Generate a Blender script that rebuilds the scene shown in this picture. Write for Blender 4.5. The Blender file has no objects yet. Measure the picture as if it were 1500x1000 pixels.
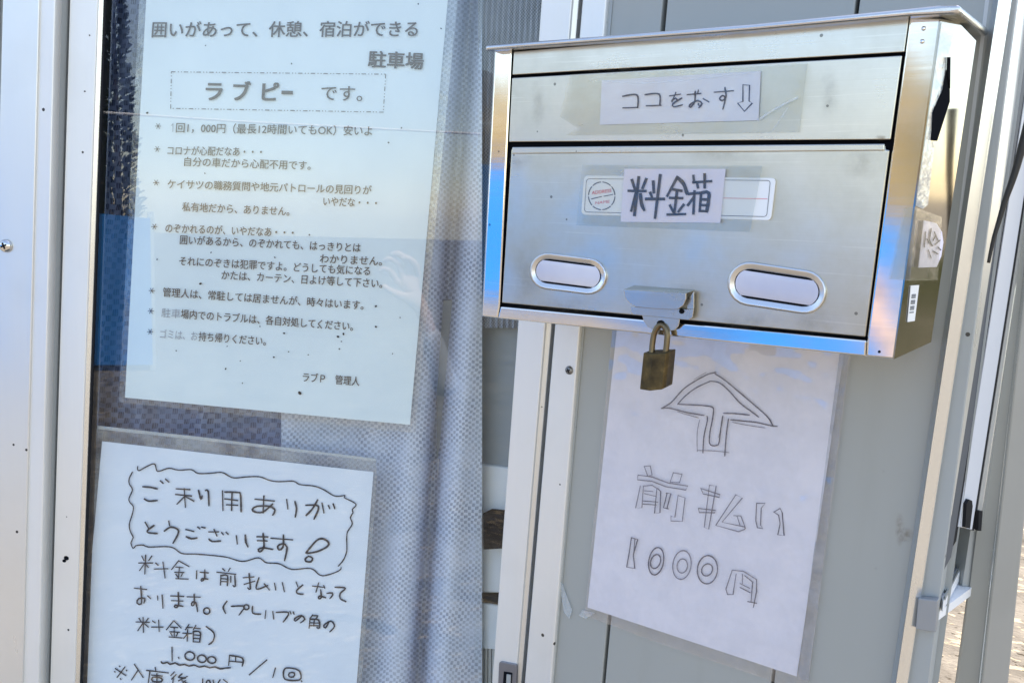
import bpy, bmesh, math, random
from mathutils import Vector, Matrix
random.seed(7)
SC = bpy.context.scene
COL = SC.collection

# ------------------------------------------------------------------ camera
YAW, PIT, ROL = 0.5662824625, -0.1475731240, -0.0271524204
CAM = Vector((0.470404, -0.809819, 0.102196))
FPX = 1380.0
_Rz = Matrix.Rotation(YAW, 3, 'Z'); _Rx = Matrix.Rotation(PIT, 3, 'X'); _Ry = Matrix.Rotation(ROL, 3, 'Y')
RC = _Rz @ _Rx @ _Ry                       # columns: right, forward, up
right, fwd, up = RC.col[0].copy(), RC.col[1].copy(), RC.col[2].copy()
cd = bpy.data.cameras.new('camera'); cam = bpy.data.objects.new('camera', cd); COL.objects.link(cam)
M = Matrix((( right.x, up.x, -fwd.x, CAM.x), (right.y, up.y, -fwd.y, CAM.y), (right.z, up.z, -fwd.z, CAM.z), (0,0,0,1)))
cam.matrix_world = M
cd.sensor_width = 36.0; cd.lens = 36.0*FPX/1500.0; cd.clip_start = 0.01; cd.clip_end = 500
SC.camera = cam

# ------------------------------------------------------------------ light
SUN_EL, SUN_AZ = math.radians(62), math.atan2(0.10, 0.77)      # azimuth from +Y towards +X
w = bpy.data.worlds.new('World'); SC.world = w; w.use_nodes = True
nt = w.node_tree; bg = nt.nodes['Background']
sky = nt.nodes.new('ShaderNodeTexSky'); sky.sky_type = 'NISHITA'; sky.sun_disc = False
sky.sun_elevation = SUN_EL; sky.sun_rotation = SUN_AZ; sky.air_density = 1.0; sky.dust_density = 0.6
nt.links.new(sky.outputs[0], bg.inputs[0]); bg.inputs[1].default_value = 0.15
sd = bpy.data.lights.new('sun', 'SUN'); sd.energy = 3.0; sd.angle = math.radians(0.5); sd.color = (1, .95, .87)
so = bpy.data.objects.new('sun', sd); COL.objects.link(so)
sdir = Vector((math.sin(SUN_AZ)*math.cos(SUN_EL), math.cos(SUN_AZ)*math.cos(SUN_EL), math.sin(SUN_EL)))
so.rotation_euler = sdir.to_track_quat('Z', 'Y').to_euler()
SC.view_settings.view_transform = 'Standard'; SC.view_settings.look = 'None'
SC.view_settings.exposure = 1.68; SC.view_settings.gamma = 1.0
SC.view_settings.use_white_balance = True; SC.view_settings.white_balance_temperature = 7550; SC.view_settings.white_balance_tint = 14
SC.cycles.max_bounces = 10; SC.cycles.transparent_max_bounces = 24

# ------------------------------------------------------------------ geometry helpers
def ray(u, v):
    return (RC @ Vector(((u-750)/FPX, 1.0, -(v-500)/FPX)))
class Plane:
    def __init__(s, o, n): s.o = Vector(o); s.n = Vector(n).normalized()
    def at(s, u, v, d=0.0):
        r = ray(u, v); o = s.o + s.n*d
        return CAM + r*((o-CAM).dot(s.n)/r.dot(s.n))
S1, K2 = 0.047764, 0.040313
W, H, D = 0.351708, 0.228767, 0.116793
DEEP = Vector((K2, 1, 0))                                       # the direction into the wall
PR = Plane((0,0,0), (0,-1,0))                                   # face of the wall with the mailbox
PB = Plane((0,-D,0), (0,-1,0))                                  # front of the mailbox
GL = -0.012
SA, SB = PR.at(706, 0, GL), PR.at(706, 1000, GL)                # where the two glazed walls meet
LDIR = (SA-SB).normalized()
_a = math.radians(25)
_h = Vector((-math.cos(_a), -math.sin(_a), 0)); _h = (_h - LDIR*_h.dot(LDIR)).normalized()
nL = _h.cross(LDIR).normalized()
if nL.dot(CAM-SA) < 0: nL = -nL
PL = Plane(SA, nL)                                              # glass of the window with the notices
_sa, _sb = PB.at(1379,27), PB.at(1310,526)
_sc = Plane((0,-.052,0), (0,-1,0)).at(1364,501)
_sn = (_sa-_sb).cross(_sc-_sb)
PSIDE = Plane(_sb, _sn if _sn.x > 0 else -_sn)                     # right side of the mailbox
def hplane(z): return Plane((0,0,z), (0,0,1))

class MB:
    def __init__(s): s.v = []; s.f = []
    def add(s, vs, fs):
        o = len(s.v); s.v += [Vector(x) for x in vs]; s.f += [tuple(i+o for i in f) for f in fs]; return s
    def prism(s, A, B):
        n = len(A); fs = [tuple(range(n)), tuple(range(2*n-1, n-1, -1))]
        fs += [(i, n+i, n+(i+1) % n, (i+1) % n) for i in range(n)]
        return s.add(list(A)+list(B), fs)
    def slab(s, px, P, d, th, dirv=None, n=None):
        A = [P.at(u, v, d) for u, v in px]; k = (dirv if dirv else -P.n)*th
        return s.prism(A, [a+k for a in A])
    def build(s, name, m, parent=None, loc=None, smooth=False, bevel=0, seg=2, uv=None):
        me = bpy.data.meshes.new(name)
        base = parent['_b'] if parent is not None else (loc if loc is not None else (0,0,0))
        base = Vector(base)
        me.from_pydata([tuple(x-base) for x in s.v], [], s.f); me.validate()
        bm = bmesh.new(); bm.from_mesh(me)
        bmesh.ops.recalc_face_normals(bm, faces=bm.faces)
        bm.to_mesh(me); bm.free()
        o = bpy.data.objects.new(name, me); COL.objects.link(o); me.materials.append(m)
        if parent is not None:
            o.parent = parent['_o']
        else: o.location = base
        if smooth:
            for p in me.polygons: p.use_smooth = True
        if bevel:
            md = o.modifiers.new('bevel', 'BEVEL'); md.width = bevel; md.segments = seg; md.limit_method = 'ANGLE'; md.angle_limit = math.radians(35)
        if uv:
            ul = me.uv_layers.new(name='UVMap')
            for l in me.loops: ul.data[l.index].uv = uv[l.vertex_index]
        return {'_o': o, '_b': base}
def tag(h, label=None, cat=None, group=None, kind=None):
    o = h['_o']
    if label: o['label'] = label
    if cat: o['category'] = cat
    if group: o['group'] = group
    if kind: o['kind'] = kind
    return h
def thing(name, label, cat, loc, group=None):
    o = bpy.data.objects.new(name, None); o.empty_display_size = .05; COL.objects.link(o); o.location = loc
    return tag({'_o': o, '_b': Vector(loc)}, label, cat, group)

def line3(P, p0, p1, d):
    """3-D line on plane P through two photo points; returns f(z)"""
    a, b = P.at(*p0, d), P.at(*p1, d); k = (b-a)/(b.z-a.z)
    return lambda z: a + k*(z-a.z)
def vstrip(mb, P, l0, d0, l1, d1, z0, z1, th):
    f0, f1 = line3(P, *l0, d0), line3(P, *l1, d1)
    A = [f0(z1), f1(z1), f1(z0), f0(z0)]
    return mb.prism(A, [a-P.n*th for a in A])
def vl(x0, x1): return ((x0, 0), (x1, 1000))                    # a line given at photo rows 0 and 1000

def tube(mb, pts, rad, n=10, cap=True):
    pts = [Vector(p) for p in pts]; rings = []
    prev = None
    for i, p in enumerate(pts):
        t = (pts[min(i+1, len(pts)-1)]-pts[max(i-1, 0)]).normalized()
        if prev is None:
            a = t.orthogonal().normalized()
        else:
            a = (prev - t*prev.dot(t)).normalized()
        prev = a; b = t.cross(a); r = rad[i] if isinstance(rad, (list, tuple)) else rad
        rings.append([p + (a*math.cos(2*math.pi*k/n)+b*math.sin(2*math.pi*k/n))*r for k in range(n)])
    vs = [x for r in rings for x in r]; fs = []
    for i in range(len(rings)-1):
        for k in range(n): fs.append((i*n+k, i*n+(k+1) % n, (i+1)*n+(k+1) % n, (i+1)*n+k))
    if cap: fs += [tuple(range(n-1, -1, -1)), tuple(range((len(rings)-1)*n, len(rings)*n))]
    return mb.add(vs, fs)

def smooth_line(p, step=3.0):
    if len(p) == 2: return [Vector((a[0], a[1])) for a in p]
    P = [Vector((a[0], a[1])) for a in p]; closed = (P[0]-P[-1]).length < 1e-3
    out = []
    for i in range(len(P)-1):
        p0 = P[i-1] if i > 0 else (P[-2] if closed else P[i]); p1, p2 = P[i], P[i+1]
        p3 = P[i+2] if i+2 < len(P) else (P[1] if closed else P[i+1])
        n = max(2, int((p2-p1).length/step))
        for k in range(n):
            t = k/n
            out.append(.5*((2*p1)+(p2-p0)*t+(2*p0-5*p1+4*p2-p3)*t*t+(3*p1-p0-3*p2+p3)*t**3))
    out.append(P[-1]); return out
def ribbon(mb, pts, wpx, P, d, th=0.00012, smooth=True):
    pts = smooth_line(pts) if smooth else [Vector(p) for p in pts]
    L, R_ = [], []
    for i, p in enumerate(pts):
        t = pts[min(i+1, len(pts)-1)]-pts[max(i-1, 0)]
        if t.length < 1e-6: t = Vector((1, 0))
        t.normalize(); n = Vector((-t.y, t.x)); q = p
        ww = wpx*(.86+.28*random.random())*.5
        if i == 0: q = p - t*wpx*.35; ww *= .75
        if i == len(pts)-1: q = p + t*wpx*.35; ww *= .7
        L.append(P.at(*(q+n*ww), d)); R_.append(P.at(*(q-n*ww), d))
    n = len(L); vs = L+R_
    mb.add(vs, [(i, i+1, n+i+1, n+i) for i in range(n-1)])
def strokes(mb, data, org, sc, wpx, P, d, smooth=True):
    for s in data:
        pts = [(org[0]+x/sc, org[1]+y/sc) for x, y in s]
        ribbon(mb, pts, wpx, P, d, smooth=smooth)
def ell(cx, cy, rx, ry, tilt=0, n=18, a0=0, a1=360):
    r = []; c, s = math.cos(math.radians(tilt)), math.sin(math.radians(tilt))
    for k in range(n+1):
        a = math.radians(a0+(a1-a0)*k/n); x, y = rx*math.cos(a), ry*math.sin(a)
        r.append((cx+x*c-y*s, cy+x*s+y*c))
    return r
def rrect(px, r, n=5):
    """round the corners of a quad given in photo points"""
    out = []; m = len(px)
    for i in range(m):
        p = Vector(px[i]); a = (Vector(px[i-1])-p); b = (Vector(px[(i+1) % m])-p)
        p0 = p + a.normalized()*r; p1 = p + b.normalized()*r
        for k in range(n+1):
            t = k/n; q = p0*(1-t)**2 + p*2*t*(1-t) + p1*t*t; out.append((q.x, q.y))
    return out

_tc = bpy.data.curves.new('lettering', 'FONT'); _to = bpy.data.objects.new('lettering', _tc); COL.objects.link(_to)
def glyphs(body, bold=0.0):
    _tc.body = body; _tc.offset = bold; _tc.resolution_u = 3
    bpy.context.view_layer.update()
    me = bpy.data.meshes.new_from_object(_to.evaluated_get(bpy.context.evaluated_depsgraph_get()))
    v = [(p.co.x, p.co.y) for p in me.vertices]; f = [tuple(p.vertices) for p in me.polygons]
    bpy.data.meshes.remove(me); return v, f
def text(mb, body, x0, yl, x1, yr, h, P, d, bold=0.0, lean=.07, mid=.38, mapf=None):
    v, f = glyphs(body, 0)
    bw = bold*h*.9
    if not v: return
    a, b = min(p[0] for p in v), max(p[0] for p in v)
    vs = []
    for x, y in v:
        t = (x-a)/(b-a); k = (y-mid)*h
        vs.append((x0+(x1-x0)*t+k*lean, yl+(yr-yl)*t-k))
    for i, (ox, oy) in enumerate([(-1,-.6),(1,.6),(-1,.6),(1,-.6)] if bw > 0 else [(0,0)]):
        mb.add([P.at(x+ox*bw, y+oy*bw, d+i*.00004) for x, y in vs], f)

# ------------------------------------------------------------------ materials
def mat(name, col=(.5,.5,.5), rough=.5, metal=0, spec=.5):
    m = bpy.data.materials.new(name); m.use_nodes = True
    b = m.node_tree.nodes['Principled BSDF']
    b.inputs['Base Color'].default_value = (*col, 1); b.inputs['Roughness'].default_value = rough
    b.inputs['Metallic'].default_value = metal; b.inputs['Specular IOR Level'].default_value = spec
    return m
class N:
    def __init__(s, m): s.m = m; s.t = m.node_tree; s.b = s.t.nodes.get('Principled BSDF'); s.tc = s.t.nodes.new('ShaderNodeTexCoord')
    def n(s, k, **kw):
        x = s.t.nodes.new('ShaderNode'+k)
        for a, v in kw.items(): setattr(x, a, v)
        return x
    def l(s, a, b): s.t.links.new(a, b)
    def noise(s, scale, detail=4, vec=None, mp=(1,1,1), out='Object', rough=.5):
        mpn = s.n('Mapping'); mpn.inputs['Scale'].default_value = mp; s.l(s.tc.outputs[out], mpn.inputs[0])
        x = s.n('TexNoise'); x.inputs['Scale'].default_value = scale; x.inputs['Detail'].default_value = detail; x.inputs['Roughness'].default_value = rough
        s.l(mpn.outputs[0], x.inputs['Vector']); return x.outputs['Fac']
    def ramp(s, f, stops):
        r = s.n('ValToRGB'); e = r.color_ramp.elements
        while len(e) < len(stops): e.new(.5)
        for i, (p, c) in enumerate(stops):
            e[i].position = p; e[i].color = (*c, 1) if len(c) == 3 else c
        s.l(f, r.inputs[0]); return r.outputs[0]
    def mix(s, f, a, b, mode='MIX'):
        x = s.n('Mix', data_type='RGBA', blend_type=mode)
        for inp, v in ((x.inputs['Factor'], f), (x.inputs[6], a), (x.inputs[7], b)):
            if hasattr(v, 'is_linked'): s.l(v, inp)
            elif isinstance(v, (int, float)): inp.default_value = v
            else: inp.default_value = (*v, 1)
        return x.outputs[2]
    def math(s, op, a, b=None, c=None):
        x = s.n('Math', operation=op)
        for i, v in enumerate((a, b, c)):
            if v is None: continue
            if hasattr(v, 'is_linked'): s.l(v, x.inputs[i])
            else: x.inputs[i].default_value = v
        return x.outputs[0]
    def bump(s, h, strength=.2, dist=.002):
        b = s.n('Bump'); b.inputs['Strength'].default_value = strength; b.inputs['Distance'].default_value = dist
        s.l(h, b.inputs['Height']); s.l(b.outputs[0], s.b.inputs['Normal'])
    def specks(s, scale=90, rad=.14, dens=.12):
        v = s.n('TexVoronoi'); v.inputs['Scale'].default_value = scale; s.l(s.tc.outputs['Object'], v.inputs['Vector'])
        d = s.math('LESS_THAN', v.outputs['Distance'], rad)
        sep = s.n('SeparateColor'); s.l(v.outputs['Color'], sep.inputs[0])
        return s.math('MULTIPLY', d, s.math('LESS_THAN', sep.outputs[0], dens))

def alu(name, col, rough, speck=.05, metal=.6, streak=1.0):
    m = mat(name, col, rough, metal); k = N(m)
    st = k.noise(6, 4, mp=(40, 40, .5))
    c = k.mix(k.math('MULTIPLY', st, .07*streak), col, tuple(x*.66 for x in col))
    bl = k.noise(9, 5)
    c = k.mix(k.ramp(bl, [(.5, (0,0,0)), (.8, (.25,.25,.25))]), c, tuple(x*.7 for x in (col[0], col[1]*.97, col[2]*.9)))
    c = k.mix(k.specks(70, .13, speck), c, (.05,.045,.04))
    k.l(c, k.b.inputs['Base Color'])
    k.l(k.ramp(k.noise(6, 4, mp=(3,3,.6)), [(.3, (rough*.8,)*3), (.75, (rough*1.25,)*3)]), k.b.inputs['Roughness'])
    return m
M_ALU = alu('anodised_aluminium', (.74,.74,.72), .30, .05)
M_ALU_W = alu('pale_aluminium', (.80,.79,.76), .36, .08, .35)
M_ALU_G = alu('grey_groove_aluminium', (.37,.39,.385), .5, .08, .1)
M_ALU_S = alu('shiny_edge_aluminium', (.78,.79,.78), .24, .03, .85)
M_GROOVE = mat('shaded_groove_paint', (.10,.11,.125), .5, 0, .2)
M_SASHP = mat('white_painted_sash', (.62,.64,.68), .4, 0, .3)
M_SILL = mat('sunlit_white_sill', (.86,.86,.86), .35, 0, .3)  # white raised to stand for sunlight on the sill
M_GASK = mat('black_rubber', (.016,.017,.020), .6, 0, .1)
M_DARK = mat('dark_gap', (.010,.011,.014), .9, 0, .0)

def steel(name, col, rough, metal=1.0, brush=(3,3,420), dirt=.5, aniso=0):
    m = mat(name, col, rough, metal); k = N(m)
    if aniso:
        cx = k.n('CombineXYZ'); cx.inputs[0].default_value = 1; k.l(cx.outputs[0], k.b.inputs['Tangent']); k.b.inputs['Anisotropic'].default_value = aniso
    br = k.noise(3, 5, mp=brush)
    blot = k.noise(16, 6, rough=.62)
    c = k.mix(k.ramp(blot, [(.42, (0,0,0)), (.78, (dirt,)*3)]), col, tuple(x*y for x, y in zip(col, (.62,.60,.54))))
    c = k.mix(k.math('MULTIPLY', br, .34), c, tuple(x*.68 for x in col))
    scr = k.noise(9, 3, mp=(1.2, 1.2, 55), rough=.4)
    c = k.mix(k.ramp(scr, [(.66, (0,0,0)), (.70, (.22,)*3)]), c, tuple(min(1, x*1.25) for x in col))
    c = k.mix(k.specks(130, .16, .05*dirt), c, tuple(x*.35 for x in col))
    k.l(c, k.b.inputs['Base Color'])
    rr = k.math('ADD', k.math('MULTIPLY', br, rough*.35), k.math('MULTIPLY', blot, rough*.9))
    k.l(k.math('ADD', rr, rough*.30), k.b.inputs['Roughness'])
    k.bump(br, .05, .0004)
    return m
M_STEEL = steel('brushed_steel', (.61,.605,.56), .34, aniso=.85, dirt=.6)
M_STEELD = steel('brushed_steel_door', (.60,.595,.545), .36, aniso=.85, dirt=.7)
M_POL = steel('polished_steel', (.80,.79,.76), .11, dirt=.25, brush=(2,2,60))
M_SIDE = steel('polished_side_steel', (.37,.36,.33), .10, dirt=.5, brush=(4,4,4))  # polished steel, its dimmer reflections put into a darker base colour
M_LID = steel('worn_lid_steel', (.72,.72,.71), .26, dirt=.4)
M_HASP = steel('worn_hasp_steel', (.60,.57,.52), .26, dirt=.6, brush=(20,20,40))
M_RIM = steel('satin_rim_steel', (.70,.71,.72), .32, dirt=.2, brush=(20,20,20))

def brass():
    m = mat('tarnished_brass', (.20,.145,.055), .45, .75); k = N(m)
    c = k.ramp(k.noise(60, 6, rough=.6), [(.35, (.045,.033,.017)), (.55, (.12,.083,.033)), (.75, (.30,.21,.085))])
    k.l(c, k.b.inputs['Base Color']); k.bump(k.noise(220, 3), .2, .0004); return m
M_BRASS = brass()

def wallm():
    m = mat('painted_wall_panel', (.34,.345,.325), .42); k = N(m)
    c = k.mix(k.noise(5, 5), (.345,.355,.335), (.385,.388,.36))
    c = k.mix(k.ramp(k.noise(22, 6, mp=(1,1,.12)), [(.58, (0,0,0)), (.8, (.28,)*3)]), c, (.26,.25,.21))
    c = k.mix(k.specks(38, .05, .05), c, (.12,.11,.09))
    k.l(c, k.b.inputs['Base Color']); k.bump(k.noise(160, 2), .05, .0006); return m
M_WALL = wallm()

def paper(name, col, var=.06, rough=.75, bump=.15, spec=.3):
    m = mat(name, col, rough, 0, spec); k = N(m)
    c = k.mix(k.ramp(k.noise(10, 5), [(.35, (0,0,0)), (.7, (1,1,1))]), col, tuple(max(0, x-var*y) for x, y in zip(col, (1.1,1,.7))))
    k.l(c, k.b.inputs['Base Color']); k.bump(k.noise(9, 3), bump, .004); return m
M_PAPER = paper('faded_notice_paper', (.72,.81,.85))
M_PAPER2 = paper('white_notice_paper', (.74,.80,.89), .05)
M_PAPER3 = paper('laminated_paper', (.83,.83,.88), .05, .32, .35, .5)
M_LABEL = paper('label_paper', (.80,.81,.90), .10, .4, .5)
M_LAV = paper('lavender_paper', (.80,.76,.88), .03, .5)
M_PLATE = mat('white_plastic_plate', (.84,.86,.87), .3)
def ink(name, col, rough=.6, var=.6):
    m = mat(name, col, rough, 0, .2); k = N(m)
    k.l(k.mix(k.noise(130, 4), tuple(x*(1-var*.3) for x in col), tuple(min(1, x*(1+var)) for x in col)), k.b.inputs['Base Color']); return m
M_PRINT = ink('faded_brown_print', (.095,.076,.066), .7, .25)
M_PRINTP = ink('bleached_print', (.27,.29,.33), .7, .5)
M_PEN = ink('dark_marker', (.018,.021,.034))
M_NAVY = ink('navy_marker', (.012,.016,.05))
M_PENCIL = ink('grey_pencil', (.13,.13,.17), .6, 1.0)
M_PENCILD = ink('dark_pencil', (.04,.045,.085), .6, .8)
M_RED = ink('red_print', (.62,.12,.16))
M_STAMP = ink('grey_stamp', (.10,.11,.13))

def see_through(name, tint, rough, diff=0.0, dcol=(.7,.75,.8), bump=None, f0=.04, dnoise=None):
    """a clear sheet: Schlick reflection over a tinted see-through body, with an optional milky share"""
    m = bpy.data.materials.new(name); m.use_nodes = True; k = N(m); t = k.t
    out = t.nodes['Material Output']; t.nodes.remove(k.b)
    g = k.n('NewGeometry'); dt = k.n('VectorMath', operation='DOT_PRODUCT'); k.l(g.outputs['Incoming'], dt.inputs[0]); k.l(g.outputs['Normal'], dt.inputs[1])
    c = k.math('SUBTRACT', 1.0, k.math('ABSOLUTE', dt.outputs['Value']))
    fr = k.math('ADD', k.math('MULTIPLY', k.math('POWER', c, 5.0), 1-f0), f0)
    tr = k.n('BsdfTransparent'); tr.inputs[0].default_value = (*tint, 1)
    gl = k.n('BsdfGlossy'); gl.inputs['Roughness'].default_value = rough; gl.inputs['Color'].default_value = (1,1,1,1)
    if bump:
        b = k.n('Bump'); b.inputs['Strength'].default_value = bump[1]; b.inputs['Distance'].default_value = bump[2]
        k.l(k.noise(bump[0], 3), b.inputs['Height']); k.l(b.outputs[0], gl.inputs['Normal'])
    base = tr.outputs[0]
    if diff > 0:
        df = k.n('BsdfDiffuse'); df.inputs[0].default_value = (*dcol, 1); mx = k.n('MixShader')
        if dnoise:
            lo, hi, sc = dnoise
            k.l(k.ramp(k.noise(sc, 5), [(lo, (diff*.35,)*3), (hi, (diff*1.5,)*3)]), mx.inputs[0])
        else: mx.inputs[0].default_value = diff
        k.l(base, mx.inputs[1]); k.l(df.outputs[0], mx.inputs[2]); base = mx.outputs[0]
    mx2 = k.n('MixShader'); k.l(fr, mx2.inputs[0]); k.l(base, mx2.inputs[1]); k.l(gl.outputs[0], mx2.inputs[2])
    k.l(mx2.outputs[0], out.inputs[0]); return m
M_GLASSR = see_through('clear_sash_glass', (.97,.985,.98), .0, f0=.022)
M_GLASS = see_through('window_glass', (.97,.985,.98), .0, f0=.038)
M_FILM = see_through('laminating_film', (.95,.96,.97), .12, .06, (.62,.68,.74), (28, .35, .004), .05, (.4,.62,34))
M_FILMW = see_through('wavy_laminating_film', (.96,.96,.97), .07, .05, (.66,.68,.74), (9, .9, .010), .055, (.4,.62,34))
M_FILMC = see_through('cloudy_laminating_film', (.88,.90,.92), .16, .22, (.55,.60,.64), (34, .5, .004), .05, (.42,.6,26))
M_TAPE = see_through('clear_tape', (.95,.95,.93), .2, .02, (.62,.62,.60), (40, .3, .003), .05)
M_PEEL = see_through('peeling_protective_film', (.92,.95,.96), .2, .30, (.72,.77,.80), (60, .6, .004), .06)

def curtain_mat(name, light, dark, sx, sy, thresh=.5):
    m = mat(name, light, .85, 0, .1); k = N(m)
    uv = k.n('UVMap'); mp = k.n('Mapping'); k.l(uv.outputs[0], mp.inputs[0]); mp.inputs['Scale'].default_value = (1,1,1)
    # staggered short upright dashes woven into the cloth
    wob = k.n('TexNoise'); wob.inputs['Scale'].default_value = .022; k.l(mp.outputs[0], wob.inputs['Vector'])
    sc_ = k.n('VectorMath', operation='SCALE'); k.l(wob.outputs['Color'], sc_.inputs[0]); sc_.inputs['Scale'].default_value = 14.0
    ad = k.n('VectorMath', operation='ADD'); k.l(mp.outputs[0], ad.inputs[0]); k.l(sc_.outputs[0], ad.inputs[1])
    sep = k.n('SeparateXYZ'); k.l(ad.outputs[0], sep.inputs[0])
    cx = k.math('DIVIDE', sep.outputs[0], sx); col = k.math('FLOOR', cx); fx = k.math('FRACT', cx)
    off = k.math('MULTIPLY', k.math('MODULO', k.math('ABSOLUTE', col), 2.0), .5)
    cy = k.math('ADD', k.math('DIVIDE', sep.outputs[1], sy), off); fy = k.math('FRACT', cy)
    a = k.math('LESS_THAN', k.math('ABSOLUTE', k.math('SUBTRACT', fx, .5)), .40)
    b = k.math('LESS_THAN', k.math('ABSOLUTE', k.math('SUBTRACT', fy, .5)), .27)
    dash = k.math('MULTIPLY', a, b)
    # three threads inside every dash
    th = k.math('GREATER_THAN', k.math('FRACT', k.math('MULTIPLY', fx, 3.0)), .28)
    dash = k.math('MULTIPLY', dash, k.math('ADD', k.math('MULTIPLY', th, .8), .2))
    jit = k.ramp(k.noise(26, 6, rough=.7), [(.32, (.25,)*3), (.62, (1,1,1))])
    f = k.math('MULTIPLY', dash, jit)
    c = k.mix(f, light, dark)
    c = k.mix(k.math('MULTIPLY', k.noise(300, 2), .35), c, tuple(x*.55 for x in light))
    k.l(c, k.b.inputs['Base Color']); return m
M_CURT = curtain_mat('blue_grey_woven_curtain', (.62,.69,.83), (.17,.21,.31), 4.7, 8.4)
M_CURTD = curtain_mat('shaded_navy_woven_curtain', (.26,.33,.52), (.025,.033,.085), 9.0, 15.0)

# ------------------------------------------------------------------ the place: ground, hut
GZ = -1.16; TOPZ = .95
def ground_mat():
    m = mat('dry_ground', (.30,.27,.22), .9, 0, .1); k = N(m)
    c = k.ramp(k.noise(3.5, 8, rough=.65), [(.35, (.10,.09,.075)), (.52, (.20,.18,.15)), (.7, (.28,.255,.21))])
    c = k.mix(k.ramp(k.noise(17, 3, mp=(1,2.2,1)), [(.60, (0,0,0)), (.63, (1,1,1))]), c, (.44,.36,.25))
    c = k.mix(k.ramp(k.noise(23, 3, mp=(1.4,2.6,1)), [(.64, (0,0,0)), (.67, (1,1,1))]), c, (.06,.05,.035))
    k.l(c, k.b.inputs['Base Color']); k.bump(k.noise(40, 6), .7, .02); return m
g = MB().add([(-60,-60,GZ), (60,-60,GZ), (60,60,GZ), (-60,60,GZ)], [(0,1,2,3)])
tag(g.build('ground', ground_mat()), kind='structure')

hut = thing('prefab_hut', 'grey panelled prefab hut with silver aluminium window frames, holding the notices and mailbox', 'building', PR.at(1000, 700).to_tuple()[:2]+(GZ,))
hut['_b'] = hut['_o'].location.copy()
BOT, ROOF = GZ+.004, TOPZ
# wall panels right of the sliding window; narrow dark joints between them
J0 = vl(897, 806); J1 = vl(971, 881.5); J1b = vl(977.5, 886); J2 = vl(1253.5, 1129); J2b = vl(1259.5, 1133.5)
E0 = ((1462,0),(1312,1000))
TH = .035
for a, b in ((J0, J1), (J1b, J2), (J2b, E0)):
    m = MB(); vstrip(m, PR, a, 0, b, 0, BOT, ROOF, TH); m.build('wall_panel', M_WALL, hut, bevel=.0012)
m = MB(); vstrip(m, PR, vl(960, 872), -.012, vl(1470, 1320), -.012, BOT, ROOF, .03); m.build('joint_backing', M_DARK, hut)

# sliding window at the left of the mailbox wall
stL, stM, stG, stR = vl(793, 720.5), vl(851, 764), vl(849, 768), vl(887, 806)
m = MB(); vstrip(m, PR, vl(853, 768), .004, vl(888.5, 807), .006, BOT, ROOF, .04)
win = m.build('sliding_window', M_ALU_W, hut, bevel=.0015)
m = MB(); vstrip(m, PR, vl(887.5, 806.5), .0015, vl(897.5, 811), .0008, BOT, ROOF, .03); m.build('sealant_strip', M_ALU_G, win)
m = MB(); vstrip(m, PR, stL, .001, vl(838, 755), .001, BOT, ROOF, .026); m.build('sash_stile', M_ALU_W, win, bevel=.0012)
m = MB(); vstrip(m, PR, vl(838, 755), -.0015, vl(848, 763.5), -.004, BOT, ROOF, .022); m.build('stile_step', M_ALU, win, bevel=.0006)
m = MB(); vstrip(m, PR, vl(847, 762.5), -.012, vl(854, 769), -.012, BOT, ROOF, .02); m.build('stile_gap', M_GASK, win)
m = MB(); vstrip(m, PR, vl(706, 706), GL, vl(796, 724), GL, BOT+.3, ROOF, .003)
pane_r = m.build('pane', M_GLASSR, win)
# the rail and cladding under the glass, and the gasket above the rail
# screw and latch
def screw(parent, u, v, rpx, P, d, m_, cross=True):
    c = P.at(u, v, d); ex = (P.at(u+rpx, v, d)-c); r = ex.length; ex.normalize(); ez = P.n.cross(ex).normalized(); s = MB()
    vs, fs = [], []; n = 16; prof = [(1, 0), (.96, .25), (.75, .48), (.4, .6)]
    for q, hgt in prof:
        vs += [c+(ex*math.cos(2*math.pi*i/n)+ez*math.sin(2*math.pi*i/n))*r*q+P.n*r*hgt for i in range(n)]
    for j in range(3):
        fs += [(j*n+i, j*n+(i+1) % n, (j+1)*n+(i+1) % n, (j+1)*n+i) for i in range(n)]
    fs.append(tuple(range(3*n, 4*n))); s.add(vs, fs)
    o = s.build('screw', m_, parent, smooth=True)
    return o, c, ex, ez, r
def crossmark(parent, c, ex, ez, r, n, name='screw_recess'):
    s = MB(); a = math.radians(20); e1 = ex*math.cos(a)+ez*math.sin(a); e2 = n.cross(e1)
    for x, y in ((e1, e2), (e2, e1)):
        o = c+n*r*.61; A = [o+x*r*.5+y*r*.12, o+x*r*.5-y*r*.12, o-x*r*.5-y*r*.12, o-x*r*.5+y*r*.12]
        if x is e2: A = [p+n*r*.02 for p in A]
        s.prism(A, [p+n*r*.03 for p in A])
    s.build(name, M_DARK, parent)
sw = screw(win, 834, 542, 5.6, PR, .0055, steel('dull_screw', (.25,.25,.25), .4))
crossmark(win, *sw[1:], PR.n)
lt = rrect([(731,968),(757,973),(754,1060),(727,1060)], 4)
m = MB(); m.slab(lt, PR, .0035, .003); m.build('latch_plate', mat('grey_latch', (.24,.24,.26), .35, .6), win, bevel=.0005)
m = MB(); m.slab([(738,983),(750,985),(746,1050),(733,1050)], PR, .0042, .002); lh = m.build('latch_recess', M_DARK, win)
m = MB(); m.slab([(742,987),(748,988),(745,1050),(740,1050)], PR, .0052, .002); m.build('latch_tab', M_ALU_G, win)

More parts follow.
